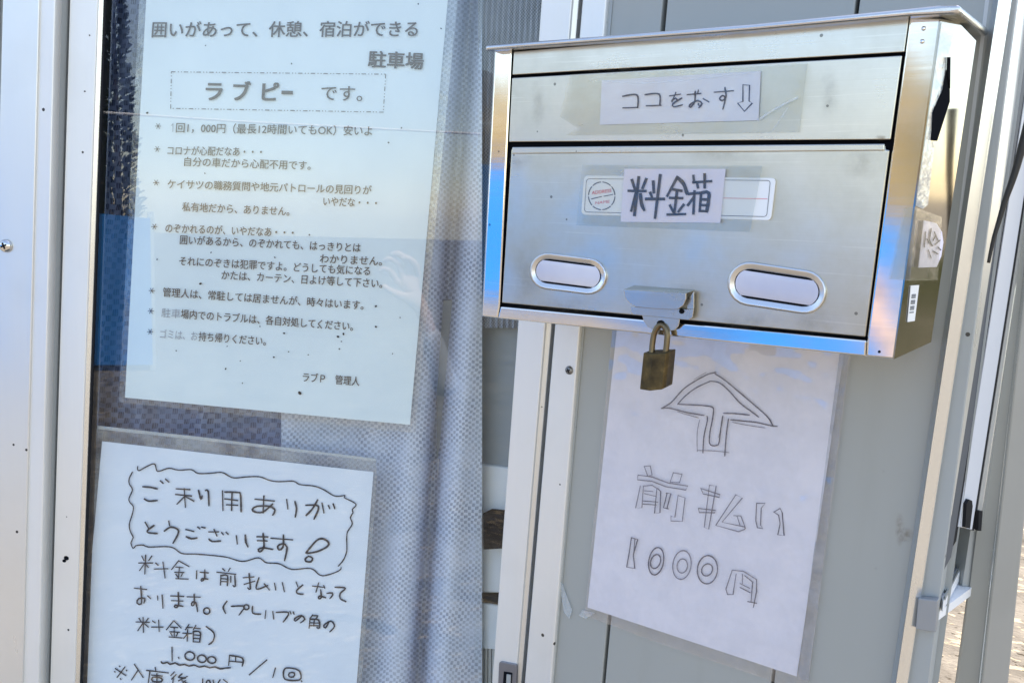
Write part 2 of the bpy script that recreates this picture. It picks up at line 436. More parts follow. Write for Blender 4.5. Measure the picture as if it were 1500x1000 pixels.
# corner post, bracket, side wall
S0, S1L = ((1462,0),(1312,1000)), ((1482,0),(1330,1000))
EL = ((1490,0),(1360,1000))
m = MB(); vstrip(m, PR, ((1455,0),(1305,1000)), .002, S0, .010, BOT, ROOF, .03)
cp = m.build('corner_post', M_ALU_G, hut, bevel=.001)
m = MB(); vstrip(m, PR, S0, .012, S1L, .004, BOT, ROOF, .03); m.build('bright_strip', M_ALU_S, cp, bevel=.0012)
m = MB(); vstrip(m, PR, S1L, .0015, EL, -.001, BOT, ROOF, .03); m.build('grey_face', M_ALU_G, cp, bevel=.001)
m = MB(); m.slab([(1345,876),(1374,879),(1371,926),(1341,921)], PR, .008, .008); m.build('bracket', alu('galvanised', (.33,.335,.34), .5, .1, .3), cp, bevel=.0008)
e0, e1 = line3(PR, *EL, -.001)(0.3), line3(PR, *EL, -.001)(-.4)
SD = Vector((.22, 1, 0)).normalized()
sn = (e0-e1).normalized().cross(SD).normalized()
if sn.dot(CAM-e0) < 0: sn = -sn
PX = Plane(e0, sn)                                             # side wall of the hut with its own window
def XL(a, b): return ((a, 440), (b, 700))
ZS = PX.at(1379, 880).z
seq = [('window_casing', 1434, 1400, 1443.5, 1402.5, -.001, M_ALU), ('casing_groove', 1443.5, 1402.5, 1452.5, 1411.5, -.0016, M_GROOVE),
       ('casing_gasket', 1452.5, 1411.5, 1455.5, 1415, -.0019, M_GASK), ('sash', 1455.5, 1415, 1476, 1435.5, -.0012, M_SASHP),
       ('sash_gasket', 1476, 1435.5, 1480, 1439.5, -.0019, M_GASK), ('sash_edge', 1480, 1439.5, 1485.5, 1446, -.0014, M_ALU), ('outer_casing', 1485.5, 1446, 1491, 1452, -.0010, M_ALU_S)]
YB = {'window_casing': (-60, 760, 752), 'casing_groove': (-60, 838, 815), 'casing_gasket': (-60, 800, 792), 'sash': (-60, 771, 775), 'sash_gasket': (-60, 776, 777), 'sash_edge': (-60, 778, 772), 'outer_casing': (-60, 772, 760)}
sw_ = None
for n_, a0, b0, a1, b1, d, mm in seq:
    X = lambda a, b_, y: a+(b_-a)*(y-440)/260.0
    t_, y0, y1 = YB[n_]
    m = MB(); m.slab([(X(a0,b0,t_), t_), (X(a1,b1,t_), t_), (X(a1,b1,y1), y1), (X(a0,b0,y0), y0)], PX, d, .0012)
    o_ = m.build('side_window' if sw_ is None else n_, mm, hut if sw_ is None else sw_)
    sw_ = sw_ or o_
PSI = hplane(ZS)
m = MB(); m.slab([(1378,872),(1386,828),(1396,770),(1440,764),(1449,755),(1414,822),(1382,880)], PSI, 0, .010); m.build('window_sill', M_SILL, sw_, bevel=.0006)
for q in ([(1384,846),(1404,782),(1407,782),(1386,848)], [(1383,862),(1416,782),(1419,782),(1385.5,864)], [(1383,872),(1430,776),(1433,776),(1385,874)]):
    m = MB(); m.slab(q, PSI, .003, .003); m.build('sill_rail', M_ALU_S, sw_)
for poly in ([(1414,772),(1416,738),(1419.5,731),(1424,733),(1425,741),(1421,774)], [(1433,777),(1434,748),(1439.5,748),(1437.5,777)]):
    m = MB(); m.slab(poly, PX, .0015, .004); m.build('roller_block', M_GASK, sw_)
kz = (e0-e1)/(e0.z-e1.z)
A = line3(PL, (-420,0), (-450,1000), -.02); B = line3(PR, (706,0), (706,1000), GL-.01); C_ = line3(PX, *XL(1488,1449), -.003)
def foot(z):
    e_ = e0+kz*(z-e0.z)+Vector((-.002,.004,0)); c_ = C_(z)
    return [A(z)+Vector((0,.02,0)), B(z), e_, c_, Vector((e_.x-.3*(c_.y+.10), c_.y+.10, z)), e_+Vector((-.45,1.5,0)), A(z)+Vector((-.2,2.2,0))]
M_INT = mat('interior_lining', (.62,.63,.62), .8)
def wall_between(i, j, z0, z1, name, m_, off):
    a, b = foot(z0), foot(z1); q = [a[i], a[j], b[j], b[i]]; nn = (q[1]-q[0]).cross(q[3]-q[0]).normalized()*off
    MB().prism(q, [p+nn for p in q]).build(name, m_, hut)
MB().prism(foot(ROOF+.001), foot(ROOF+.1)).build('roof', M_WALL, hut)
f0, f1 = [[f[k] for k in (0,1,2,5,6)] for f in (foot(BOT+.02), foot(BOT+.1))]
MB().prism(f0, f1).build('floor', M_INT, hut)
f0, f1 = [[f[k] for k in (2,3,4)] for f in (foot(ZS-.02), foot(ZS-.012))]
MB().prism(f0, f1).build('bay_underside', M_SILL, hut)
wall_between(2, 5, BOT, ROOF, 'side_base_panel', M_INT, -.02)
wall_between(3, 4, ZS-.012, ROOF, 'bay_return', M_ALU_G, -.01)
wall_between(5, 6, BOT, ROOF, 'rear_wall', M_INT, -.03)
wall_between(6, 0, BOT, ROOF, 'left_wall', M_INT, -.03)

# ------------------------------------------------------------------ the notice window on the left
def L3(x0, x1): return ((x0, 0), (x1, 1000))
m = MB(); vstrip(m, PL, L3(4, -22), .020, L3(57.5, 33), .020, BOT, ROOF, .05)
nw = m.build('notice_window', M_ALU, hut, bevel=.001)
m = MB(); vstrip(m, PL, L3(57.5, 33), .0175, L3(81, 56.5), .0195, BOT, ROOF, .04); m.build('frame_step', M_ALU_W, nw, bevel=.0015)
m = MB(); vstrip(m, PL, L3(81, 56.5), .016, L3(99.5, 71), .002, BOT, ROOF, .02); m.build('frame_groove', M_ALU_G, nw, bevel=.0006)
m = MB(); vstrip(m, PL, L3(99, 70.5), -.006, L3(103, 74), -.006, BOT, ROOF, .02); m.build('frame_gap', M_GASK, nw)
m = MB(); vstrip(m, PL, L3(102, 73), .006, L3(143.5, 109), .006, BOT, ROOF, .03); m.build('sash_stile', M_ALU_W, nw, bevel=.0012)
m = MB(); vstrip(m, PL, L3(143.5, 109), .0045, L3(151.5, 116.5), .0025, BOT, ROOF, .02); m.build('glazing_bead', M_ALU_S, nw, bevel=.0006)
m = MB(); vstrip(m, PL, L3(151.5, 116.5), .0012, L3(155, 120), .0012, BOT, ROOF, .012); m.build('glazing_gasket', M_GASK, nw)
m = MB(); vstrip(m, PL, L3(153, 118), 0, L3(706, 706), 0, BOT+.2, ROOF, .003); m.build('pane', M_GLASS, nw)
m = MB(); vstrip(m, PL, L3(-420, -450), .012, L3(-2, -28), .012, BOT, ROOF, .04); m.build('wall_panel', M_WALL, hut)
m = MB(); vstrip(m, PL, L3(-3, -29), .008, L3(5, -21), .008, BOT, ROOF, .03); m.build('frame_shadow_gap', M_ALU_G, nw)
sw = screw(nw, 9, 360, 9.0, PL, .0205, steel('bright_screw', (.75,.75,.74), .15))
crossmark(nw, *sw[1:], PL.n)
# chipped paint marks on the sash
for u, v, r in ((97,817,4.0),(94,821,3.0),(131,52,1.2),(124,134,1.4),(100,922,1.6)):
    MB().slab(ell(u, v, r, r*.8, random.random()*90, 7)[:-1], PL, .0064, .0003).build('paint_chip', M_DARK, nw)

# ------------------------------------------------------------------ curtains
def curtain(name, mtl, u0, u1, v0, v1, P, d0, prof, du=3.0, dv=55.0, lean=-.078):
    nu = int((u1-u0)/du)+1; nv = int((v1-v0)/dv)+1; vs, uv, fs = [], [], []
    for j in range(nv+1):
        v = v0+(v1-v0)*j/nv
        for i in range(nu+1):
            u = u0+(u1-u0)*i/nu; q = u - lean*(v)
            vs.append(P.at(u, v, d0+prof(q, v))); uv.append((q, v))
    for j in range(nv):
        for i in range(nu):
            a = j*(nu+1)+i; fs.append((a, a+1, a+nu+2, a+nu+1))
    m = MB().add(vs, fs); return m.build(name, mtl, None, loc=P.at((u0+u1)/2, v1, d0), smooth=True, uv=uv)
def gs(x, c, s): return math.exp(-((x-c)/s)**2)
def profA(q, v): return .016*gs(q, 655, 26) - .062*gs(q, 690, 10) + .020*gs(q, 722, 22) + .005*math.sin(q/9.+math.sin(v/160.))*.25 + .004*math.sin(q/23.) + .003*math.sin(q/61.+v/300.)
def profB(q, v): return .010*math.sin(q/17.) - .02*gs(q, 168, 10) + .004*math.sin(q/7.+v/200.)
c = curtain('curtain', M_CURT, 412, 706, -120, 1120, PL, -.040, profA)
tag(c, 'pale blue-grey woven curtain with a deep fold, right of the notices behind glass', 'curtain', 'curtains behind the windows')
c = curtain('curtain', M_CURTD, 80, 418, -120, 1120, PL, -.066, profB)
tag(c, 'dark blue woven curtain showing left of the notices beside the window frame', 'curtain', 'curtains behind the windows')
def profC(q, v): return .0035*math.sin(q*2*math.pi/8.2)
M_CURTR = curtain_mat('grey_ribbed_curtain', (.36,.39,.45), (.06,.065,.085), 2.05, 5.2)
c = curtain('curtain', M_CURTR, 700, 800, -120, 480, PR, GL-.03, profC, du=1.1, dv=60, lean=-.06)
tag(c, 'grey finely ribbed curtain hanging at the left edge of the steel mailbox', 'curtain', 'curtains behind the windows')

# white cabinet, added reflection panel and smudge block inside the room, under the ribbed curtain
PI_ = Plane((0,.055,0), (0,-1,0))
loc = PI_.at(715, 1000)
cab = thing('white_cabinet', 'white cabinet with ribbed lower front and an added grey reflection panel, behind the narrow glass below the mailbox', 'cabinet', loc)
M_CAB = mat('white_cabinet_paint', (.80,.81,.82), .35)
m = MB(); m.slab([(640,671),(775,689),(772,868),(640,868)], PI_, 0, .015); m.build('upper_body', M_CAB, cab, bevel=.002)
m = MB(); m.slab([(640,440),(800,440),(780,688),(640,670)], PI_, -.004, .012); m.build('reflection_panel', mat('grey_reflection', (.30,.33,.35), .5), cab)  # added grey panel, stands for the dim reflection in the glass
m = MB(); m.slab([(640,858),(775,882),(775,893),(640,869)], PI_, .004, .03); m.build('dark_rail', M_GASK, cab)
m = MB(); m.slab([(640,870),(775,894),(775,955),(640,945)], PI_, .002, .03); m.build('drawer_front', M_CAB, cab, bevel=.002)
m = MB()
for i in range(24):
    u = 640+i*5.4; m.slab([(u,944),(u+3.9,944.5),(u+2,1120),(u-2,1120)], PI_, .0, .01)
m.build('ribbed_front', mat('ribbed_beige', (.55,.52,.48), .5), cab)
m = MB(); m.slab([(640,944),(775,950),(775,1120),(640,1120)], PI_, -.006, .02); m.build('ribbed_backing', mat('ribbed_shadow', (.12,.11,.10), .7), cab)
m = MB(); m.slab(rrect([(707,750),(746,754),(742,803),(707,805)], 3), PI_, .02, .018)  # added block, stands for a dark smudge over the glass
tag(m.build('smudge_block', mat('charcoal_smudge', (.012,.012,.014), .8, 0, 0), None, loc=PI_.at(720, 806), bevel=.002), 'added charcoal block standing for a dark smudge at the narrow glass', 'box')

# ------------------------------------------------------------------ printed notice (upper left)
def grid_sheet(corners, P, d, nu=14, nv=18, amp=.0010, th=.0004, ph=0.0):
    tl, tr, br, bl = [Vector(c) for c in corners]; F = []
    for j in range(nv+1):
        for i in range(nu+1):
            s, t = i/nu, j/nv; p = tl*(1-s)*(1-t)+tr*s*(1-t)+br*s*t+bl*(1-s)*t
            F.append(P.at(p.x, p.y, d+amp*(math.sin(s*5+ph)*math.cos(t*4.3+ph*2)-1)))
    n = len(F); Bk = [x-P.n*th for x in F]; w_ = nu+1; fs = []
    for j in range(nv):
        for i in range(nu):
            a = j*w_+i; fs.append((a, a+1, a+w_+1, a+w_)); fs.append((n+a, n+a+w_, n+a+w_+1, n+a+1))
    edge = [i for i in range(w_)] + [j*w_+nu for j in range(1, nv+1)] + [nv*w_+i for i in range(nu-1, -1, -1)] + [j*w_ for j in range(nv-1, 0, -1)]
    for a, b in zip(edge, edge[1:]+edge[:1]): fs.append((a, n+a, n+b, b))
    return MB().add(F+Bk, fs)
PD, TD = -.0100, -.0086
n1 = thing('printed_notice', 'faded printed notice with bulleted lines, taped inside the left window', 'notice', PL.at(390, 600, PD))
c1 = [(216.5,-45),(660,-45),(600.5,622),(183,582)]
grid_sheet(c1, PL, PD, amp=.0004).build('paper', M_PAPER, n1, smooth=False)
m = MB(); m.slab(rrect([(207,-60),(676,-60),(608,634),(174,589)], 5), PL, PD-.0012, .0004); m.build('film', M_FILM, n1)
m = MB()
LN = [("囲いがあって、休憩、宿泊ができる",223,43.5,612,42.5,25,.014),("駐車場",540,86.5,620,90,26,.028),
 ("です。",470.5,136,531,137.5,25,.006),
 ("回1，000円（最長12時間いてもOK）安いよ",258,187,545,192,15.5,.012),
 ("コロナが心配だなあ・・・",245.5,220.4,383.5,222.8,14.5,.012),("自分の車だから心配不用です。",270,236.7,455,242.6,14.5,.012),
 ("ケイサツの職務質問や地元パトロールの見回りが",245.6,269.5,544,278.6,14.5,.012),("いやだな・・・",473.7,294.7,552,297.6,14.5,.012),
 ("私有地だから、ありません。",267,302.8,424,309.6,14.5,.012),
 ("のぞかれるのが、いやだなあ・・・",242.5,334,430,341,14.5,.012),("囲いがあるから、のぞかれても、はっきりとは",263.7,351,528,363,14.5,.012),
 ("わかりません。",468.7,378.5,559.6,382.6,14.5,.012),("それにのぞきは犯罪ですよ。どうしても気になる",262.6,382,542,397,14.5,.012),
 ("かたは、カーテン、日よけ等して下さい。",324.5,402.5,560,415.4,14.5,.012),
 ("管理人は、常駐しては居ませんが、時々はいます。",238.6,427.6,532.5,447.2,14.5,.012),
 ("場内でのトラブルは、各自対処してください。",265,459.5,517,478,14.5,.012),
 ("持ち帰りください。",291,492.5,389.4,499.6,14.5,.012),
 ("ラブＰ　管理人",443.6,552,526.7,558.5,14.5,.012)]
for b_, x0, yl, x1, yr, h_, bo in LN: text(m, b_, x0, yl, x1, yr, h_, PL, TD, bo)
for ch, x0, x1, y in (("ラ",302,325,133.5),("ブ",342,366,134),("ピ",384.5,407.5,134.5)): text(m, ch, x0, y, x1, y+.6, 31, PL, TD, .034)
m.slab([(412.5,133),(429,133.4),(428.6,138.6),(412.2,138.2)], PL, TD, .0002)
for x, y in ((231.5,185),(230.2,218.5),(228.6,267.6),(226,332),(222.3,425.7),(220.9,455.5),(219.8,485.8)):
    for a in (0, 60, 120):
        c_, s_ = math.cos(math.radians(a))*4, math.sin(math.radians(a))*4
        ribbon(m, [(x-c_,y-s_),(x+c_,y+s_)], 1.3, PL, TD, smooth=False)
# dash-dot frame
bx = [(251,105.5),(565,109),(561.5,164.5),(250,159)]
for i in range(4):
    a, b = Vector(bx[i]), Vector(bx[(i+1) % 4]); L_ = (b-a).length; t = 0
    while t < L_:
        for o_, ln in ((0, 5.6), (10.0, .5), (14.4, .5)):
            if t+o_ < L_: ribbon(m, [a+(b-a)*((t+o_)/L_), a+(b-a)*(min(L_, t+o_+ln)/L_)], 1.5, PL, TD, smooth=False)
        t += 18.6
m.build('printed_text', M_PRINT, n1)
m = MB(); ribbon(m, [(253.4,181.5),(253,193)], 1.3, PL, TD, smooth=False); ribbon(m, [(253.4,181.5),(251,184)], 1.2, PL, TD, smooth=False); text(m, "駐車", 236.5, 458, 264, 459.5, 14.5, PL, TD)
text(m, "ゴミは、お", 234.7, 488.7, 289.5, 492.3, 14.5, PL, TD); m.build('bleached_text', M_PRINTP, n1)
m = MB()
for u, v, r in ((293.5,415.5,1.9),(550.5,448.5,1.7),(550.5,478.5,1.6),(495,493,1.9),(503,489,1.8),(416,488,1.6),(439,575.5,2.7),(401,523,1.4),(330.5,540,1.4),(309,369.8,1.1),(215.5,165.5,1.8),
                (569,209,1.3),(588,187.5,1.1),(230,380,1.1),(402.5,377,1.2),(352,528.5,.9),(422.7,515,1.0),(497,511,1.2),(466,479.5,1.3),(380.7,478,1.0),(355,561,.9),(451.5,519.5,1.0),(332.6,507,.9),(258,513.5,1.0),(453,344,1.2),(612.6,6,1.2),(646,42,1.2),(300,254,1.0),(427,93.5,1.1),(301,67,.9),(500,500,1.0),(586,465,.9),(575,518,.9)):
    m.slab(ell(u, v, r*1.1, r*.8, random.random()*180, 8)[:-1], PL, TD+.0004, .0003)
m.build('dirt_specks', M_DARK, n1)

# ------------------------------------------------------------------ handwritten notice (lower left)
n2 = thing('handwritten_notice', 'handwritten thank-you notice with a wavy border, in cloudy film low on the left window', 'notice', PL.at(330, 1000, PD))
grid_sheet([(149.5,646),(547,691),(512,1130),(106,1130)], PL, PD, amp=.0004, ph=1.3).build('paper', M_PAPER2, n2)
film = [(136,1120),(141,900),(143,780),(140,700),(137,650),(140,622),(180,627),(260,634),(340,645),(400,652),(470,660),(551,672),(553,690),(549,760),(530,1120)]
m = MB(); m.slab([(122,1120),(127,900),(131,760),(134,622),(300,640),(551,671),(552,700),(520,1120)], PL, PD-.0014, .0004); m.build('film', M_FILMC, n2)
m = MB(); m.slab([(143,623),(300,640.5),(551,671.5),(551,675),(300,645),(143,628)], PL, PD+.0004, .0003); m.build('film_edge', M_PEEL, n2)
ST_A = [[(93,55),(92,75),(105,80),(140,60),(190,38),(205,50),(212,80),(230,84),(290,66),(350,78),(430,75),(470,98),(540,98),(620,92),(660,112),(700,127),(780,120),(860,120),(920,142),(980,150),(1070,147),(1110,168),(1200,178),(1260,200),(1330,240),(1395,237),(1390,250),(1440,275),(1465,295),(1440,325),(1445,345),(1428,375),(1440,415),(1410,465),(1405,510),(1405,585),(1385,640),(1352,680)],
[(60,90),(40,130),(40,165),(60,200),(37,265),(65,305),(60,350),(40,420),(50,470),(65,500),(50,535),(65,570),(80,552),(130,548),(160,560),(300,560),(370,600),(470,605),(640,622),(750,650),(850,628),(900,658),(980,665),(1060,700),(1180,695),(1250,740),(1355,710),(1370,688)]]
ST_A2 = [[(125,182),(170,185),(215,195)],[(135,258),(160,272),(215,268)],[(235,145),(252,160)],[(268,135),(288,152)],
[(335,195),(420,200)],[(332,230),(430,240)],[(385,195),(392,310)],[(385,245),(340,290)],[(395,245),(445,272)],[(475,205),(490,262),(497,240)],[(518,205),(535,210),(540,300)],
[(625,208),(628,330)],[(640,215),(720,218),(738,232),(742,338)],[(640,258),(720,268)],[(650,295),(720,298)],[(685,222),(682,330)],
[(830,260),(950,272)],[(885,240),(880,345)],[(940,290),(880,340),(830,340),(812,325),(840,305),(920,305),(955,330),(940,360)],
[(1028,262),(1035,320)],[(1080,275),(1090,320),(1082,372)],
[(1148,298),(1215,298),(1228,320),(1200,385)],[(1222,265),(1190,320),(1150,362)],[(1250,285),(1262,345)],[(1290,300),(1298,318)],[(1320,290),(1330,318)],
[(140,405),(160,440)],[(195,425),(155,455),(160,470),(215,475)],[(288,398),(293,425)],[(260,460),(300,435),(345,450),(345,480),(315,535)],
[(395,450),(445,462)],[(398,495),(430,508),(465,503)],[(470,435),(482,445)],[(495,435),(515,440)],
[(540,465),(600,465)],[(572,450),(590,490)],[(540,510),(560,525),(612,522)],[(620,470),(630,482)],[(648,468),(660,480)],
[(712,490),(718,540)],[(768,485),(772,530),(785,558)],
[(842,495),(910,497)],[(845,520),(905,522)],[(880,475),(885,560),(860,590),(850,575),(880,565),(940,575)],
[(930,505),(1065,515)],[(1008,485),(1005,560),(980,578),(972,555),(1000,540),(1030,560),(1015,645)],
[(1150,595),(1215,520),(1255,508),(1290,530),(1285,555),(1230,585),(1170,598),(1150,597)],[(1165,618),(1190,630),(1180,652),(1150,650),(1145,635),(1165,618)]]
ST_B = [[(228,55),(240,80)],[(285,55),(268,80)],[(210,95),(290,95)],[(250,50),(245,158)],[(242,100),(215,138)],[(250,100),(265,120)],[(300,130),(378,128)],[(350,90),(362,180)],[(308,95),(322,108)],
[(440,82),(400,132)],[(440,82),(500,115)],[(425,118),(465,122)],[(418,148),(470,150)],[(445,120),(440,180)],[(425,160),(435,175)],[(462,158),(455,172)],[(425,185),(495,188)],
[(545,140),(543,185)],[(565,148),(612,152)],[(592,135),(590,185),(572,200),(575,185),(610,188)],
[(695,128),(708,140)],[(738,125),(728,142)],[(662,148),(770,160)],[(685,165),(682,222)],[(685,168),(722,168),(722,225)],[(690,185),(720,188)],[(690,202),(720,203)],[(742,172),(742,205)],[(765,168),(768,230),(755,225)],
[(815,180),(875,175)],[(848,155),(855,245),(840,238)],[(820,218),(880,200)],[(905,180),(890,245),(955,225)],[(935,215),(965,250)],
[(995,212),(1002,250)],[(1040,208),(1052,260)],[(1120,205),(1130,232)],[(1158,222),(1122,255),(1130,272),(1160,275)],
[(1215,228),(1280,235)],[(1250,210),(1235,262)],[(1280,225),(1285,240)],[(1262,250),(1265,295),(1250,300),(1255,285),(1290,295)],[(1298,270),(1330,268),(1328,285),(1315,300)],[(1345,235),(1405,240),(1375,270),(1375,300),(1408,318)],
[(185,240),(255,248)],[(222,230),(225,330),(200,325),(210,300),(245,300),(240,325)],[(262,285),(278,300)],[(318,285),(320,308)],[(345,280),(350,355)],
[(395,285),(470,288)],[(400,312),(465,315)],[(438,265),(440,340),(420,352),(420,338),(465,345)],
[(490,290),(565,292)],[(530,275),(530,335),(515,340),(520,320),(540,325),(550,375)],ell(603,372,18,18,0,10),[(720,315),(698,350),(712,385)],
[(745,345),(820,345),(805,375),(790,395)],ell(832,350,15,14,0,10),[(868,345),(870,385),(915,390)],[(945,370),(940,415)],[(985,375),(990,418)],
[(1005,380),(1075,380),(1065,410),(1045,435)],[(1085,375),(1090,388)],[(1103,378),(1108,390)],[(1148,405),(1115,430),(1112,415),(1150,398),(1170,420),(1145,440)],
[(1215,395),(1200,415)],[(1215,400),(1245,400),(1235,415)],[(1200,420),(1195,470)],[(1200,420),(1250,425),(1255,470),(1240,468)],[(1200,440),(1250,442)],[(1198,456),(1250,458)],[(1225,420),(1222,458)],
[(1310,435),(1290,470),(1280,455),(1320,430),(1342,460),(1315,492)],
[(212,415),(225,435)],[(265,415),(250,435)],[(195,435),(270,438)],[(235,410),(237,495)],[(232,445),(205,485)],[(243,445),(265,465)],[(290,430),(305,440)],[(285,465),(350,465)],[(325,425),(328,490)],
[(410,430),(370,480)],[(415,430),(455,470)],[(395,465),(435,468)],[(390,492),(445,495)],[(415,468),(415,520)],[(395,500),(403,515)],[(435,500),(428,515)],[(385,522),(460,528)],
[(500,450),(480,480)],[(485,468),(520,468)],[(540,455),(525,480)],[(530,470),(565,475)],[(465,500),(515,503)],[(492,480),(490,545)],[(490,505),(470,530)],[(525,490),(525,550)],[(525,490),(565,495),(562,552)],[(525,510),(562,513)],[(525,530),(562,532)],[(525,550),(562,552)],
[(600,462),(645,500),(640,545),(615,565)],[(402,582),(403,660)],[(440,640),(443,647)],ell(505,632,28,24,10),ell(575,648,25,21,10),ell(632,655,24,19,10),
[(735,628),(730,685)],[(735,628),(810,645),(808,690)],[(770,632),(770,662)],[(735,662),(805,668)],
[(340,665),(350,675),(375,668),(390,680),(420,672),(445,685),(475,680),(500,690),(530,684),(560,696),(590,690),(620,700),(650,695),(680,706),(710,702),(740,700)],
[(950,655),(850,740)],[(1000,702),(985,755)],[(1055,705),(1055,765),(1140,770),(1145,730),(1120,708),(1055,705)],[(1080,730),(1110,730),(1105,752),(1080,752),(1080,730)],[(1150,776),(1153,780)],
[(75,705),(135,745)],[(130,695),(85,755)],[(98,690),(101,693)],[(70,722),(73,725)],[(138,714),(141,717)],[(104,763),(107,767)],
[(185,680),(235,755)],[(205,715),(168,770)],[(305,698),(308,715)],[(255,715),(380,730)],[(275,718),(265,785)],[(285,742),(345,748)],[(290,755),(340,760),(340,780),(290,778),(290,755)],[(315,735),(315,795)],[(280,790),(355,795)],
[(415,725),(395,745)],[(425,740),(400,765)],[(410,760),(405,800)],[(460,735),(440,755),(480,760)],[(490,750),(440,775)],[(460,775),(510,800)],[(480,775),(450,800)],
[(580,765),(578,810)],ell(612,792,12,20,0,10),[(640,772),(645,800)],[(680,770),(660,800)],[(700,768),(722,785)],[(670,800),(715,800),(705,830)]]
m = MB(); strokes(m, ST_A2, (180,670), 4.2857, 2.8, PL, TD); strokes(m, ST_B, (150,800), 3.947, 2.4, PL, TD)
m.build('handwriting', M_PEN, n2)
m = MB(); strokes(m, ST_A, (180,670), 4.2857, 1.8, PL, TD); m.build('wavy_border', M_PEN, n2)

# ------------------------------------------------------------------ mailbox
mb_ = thing('mailbox', 'stainless steel mailbox with a hinged slot and two oval windows, on the grey hut wall', 'mailbox', PR.at(1000, 500))
# shell: left, right, bottom, back and inner dark tray
fl = [(725,75),(1379,27),(1310,526),(706,463)]
Fq = [PB.at(*p, -.0015) for p in fl]; Bq = [p+DEEP*(D-.004) for p in Fq]
def inset(q, k):
    c_ = sum(q, Vector())/4; return [c_+(p-c_)*k for p in q]
m = MB(); ins = lambda q, dx: [q[0]+(q[1]-q[0])*dx, q[1]+(q[0]-q[1])*dx, q[2]+(q[3]-q[2])*dx, q[3]+(q[2]-q[3])*dx]
Fi, Bi = ins(Fq, .003), ins(Bq, .003)
m.prism([Fq[0], Fi[0], Fi[3], Fq[3]], [Bq[0], Bi[0], Bi[3], Bq[3]])
m.prism([Fi[3], Fi[2], Fi[2]+Vector((0,0,.0012)), Fi[3]+Vector((0,0,.0012))], [Bi[3], Bi[2], Bi[2]+Vector((0,0,.0012)), Bi[3]+Vector((0,0,.0012))])
m.build('body', M_STEEL, mb_)
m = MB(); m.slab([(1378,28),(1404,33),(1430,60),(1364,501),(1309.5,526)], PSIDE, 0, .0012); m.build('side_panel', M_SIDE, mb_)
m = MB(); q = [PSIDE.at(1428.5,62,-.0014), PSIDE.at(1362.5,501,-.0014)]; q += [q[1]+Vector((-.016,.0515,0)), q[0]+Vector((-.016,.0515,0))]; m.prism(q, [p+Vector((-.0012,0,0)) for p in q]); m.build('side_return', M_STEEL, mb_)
m = MB(); m.slab([(730,80),(1372,32),(1304,518),(712,456)], PB, -.006, .004); m.build('dark_interior', M_DARK, mb_)
# front frame strips (bent lips), then the panels in the frame
m = MB(); m.slab([(725,75),(749.5,73),(732,446),(728.5,466),(706,463)], PB, .0005, .003); m.build('frame_lip', M_POL, mb_, bevel=.0014, seg=3)
m = MB(); m.slab([(1332.5,25.5),(1379,27),(1310,526),(1268.5,522),(1270,495)], PB, .0005, .003); fr_ = m.build('frame_lip', M_POL, mb_, bevel=.0014, seg=3)
m = MB(); m.slab([(733,449),(1269.5,498.5),(1268,522),(729,466)], PB, .0002, .003); m.build('frame_lip', M_POL, mb_, bevel=.0012, seg=3)
m = MB(); m.slab([(752.5,76),(1331.5,26),(1324.5,76.5),(750.5,110)], PB, .0004, .003); m.build('top_panel', M_STEEL, mb_, bevel=.0006)
m = MB(); m.slab([(750,114.5),(1321.5,81.5),(1304.5,204.5),(745.5,208)], PB, .0004, .003); m.build('slot_flap', M_STEEL, mb_, bevel=.0006)
m = MB(); m.slab([(749,218.5),(1297,213),(1297,219),(1303,220),(1267.5,493.5),(735,443.5)], PB, .0002, .003); door = m.build('door', M_STEELD, mb_, bevel=.0008)
m = MB(); m.slab([(750,215.5),(1296,210.5),(1295.5,221),(749.6,225.5)], PB, .0012, .002); m.build('door_hem', M_STEEL, door, bevel=.0008)
for u, v in ((1353,42),(1351,61),(1288,515)):
    r = 3.6 if v < 100 else 2.2
    sw = screw(fr_, u, v, r, PB, .0006, M_POL if v < 100 else M_DARK)
# dirt smudges on the door, and a painted shadow smear at the hasp
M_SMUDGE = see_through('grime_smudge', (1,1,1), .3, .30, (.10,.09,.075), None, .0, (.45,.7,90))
def grime_shade_mat(name, col, amt):
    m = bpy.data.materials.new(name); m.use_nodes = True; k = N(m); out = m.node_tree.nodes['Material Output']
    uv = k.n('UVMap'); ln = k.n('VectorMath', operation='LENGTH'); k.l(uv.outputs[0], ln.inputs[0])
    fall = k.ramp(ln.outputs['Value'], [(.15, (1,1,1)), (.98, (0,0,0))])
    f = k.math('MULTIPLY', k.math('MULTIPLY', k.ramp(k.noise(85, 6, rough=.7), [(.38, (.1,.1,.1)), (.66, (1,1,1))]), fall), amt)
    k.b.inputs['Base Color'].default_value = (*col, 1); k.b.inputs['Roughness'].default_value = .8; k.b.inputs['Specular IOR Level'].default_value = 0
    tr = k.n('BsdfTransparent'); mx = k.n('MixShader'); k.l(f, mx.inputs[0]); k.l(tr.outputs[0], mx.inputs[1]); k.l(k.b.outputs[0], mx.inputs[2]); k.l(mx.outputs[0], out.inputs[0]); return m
M_GRIME_SHADE, M_RUST = grime_shade_mat('grey_grime_shade', (.16,.145,.12), .20), grime_shade_mat('rust_stain', (.26,.15,.06), .55)
def grime_shade(parent, u, v, ru, rv, P, d, m_, name='grime_shade'):
    vs, fs, uv = [P.at(u, v, d)], [], [(0, 0)]
    for i in range(20):
        a = 2*math.pi*i/20; vs.append(P.at(u+ru*math.cos(a), v+rv*math.sin(a), d)); uv.append((math.cos(a), math.sin(a))); fs.append((0, 1+i, 1+(i+1) % 20))
    MB().add(vs, fs).build(name, m_, parent, uv=uv)
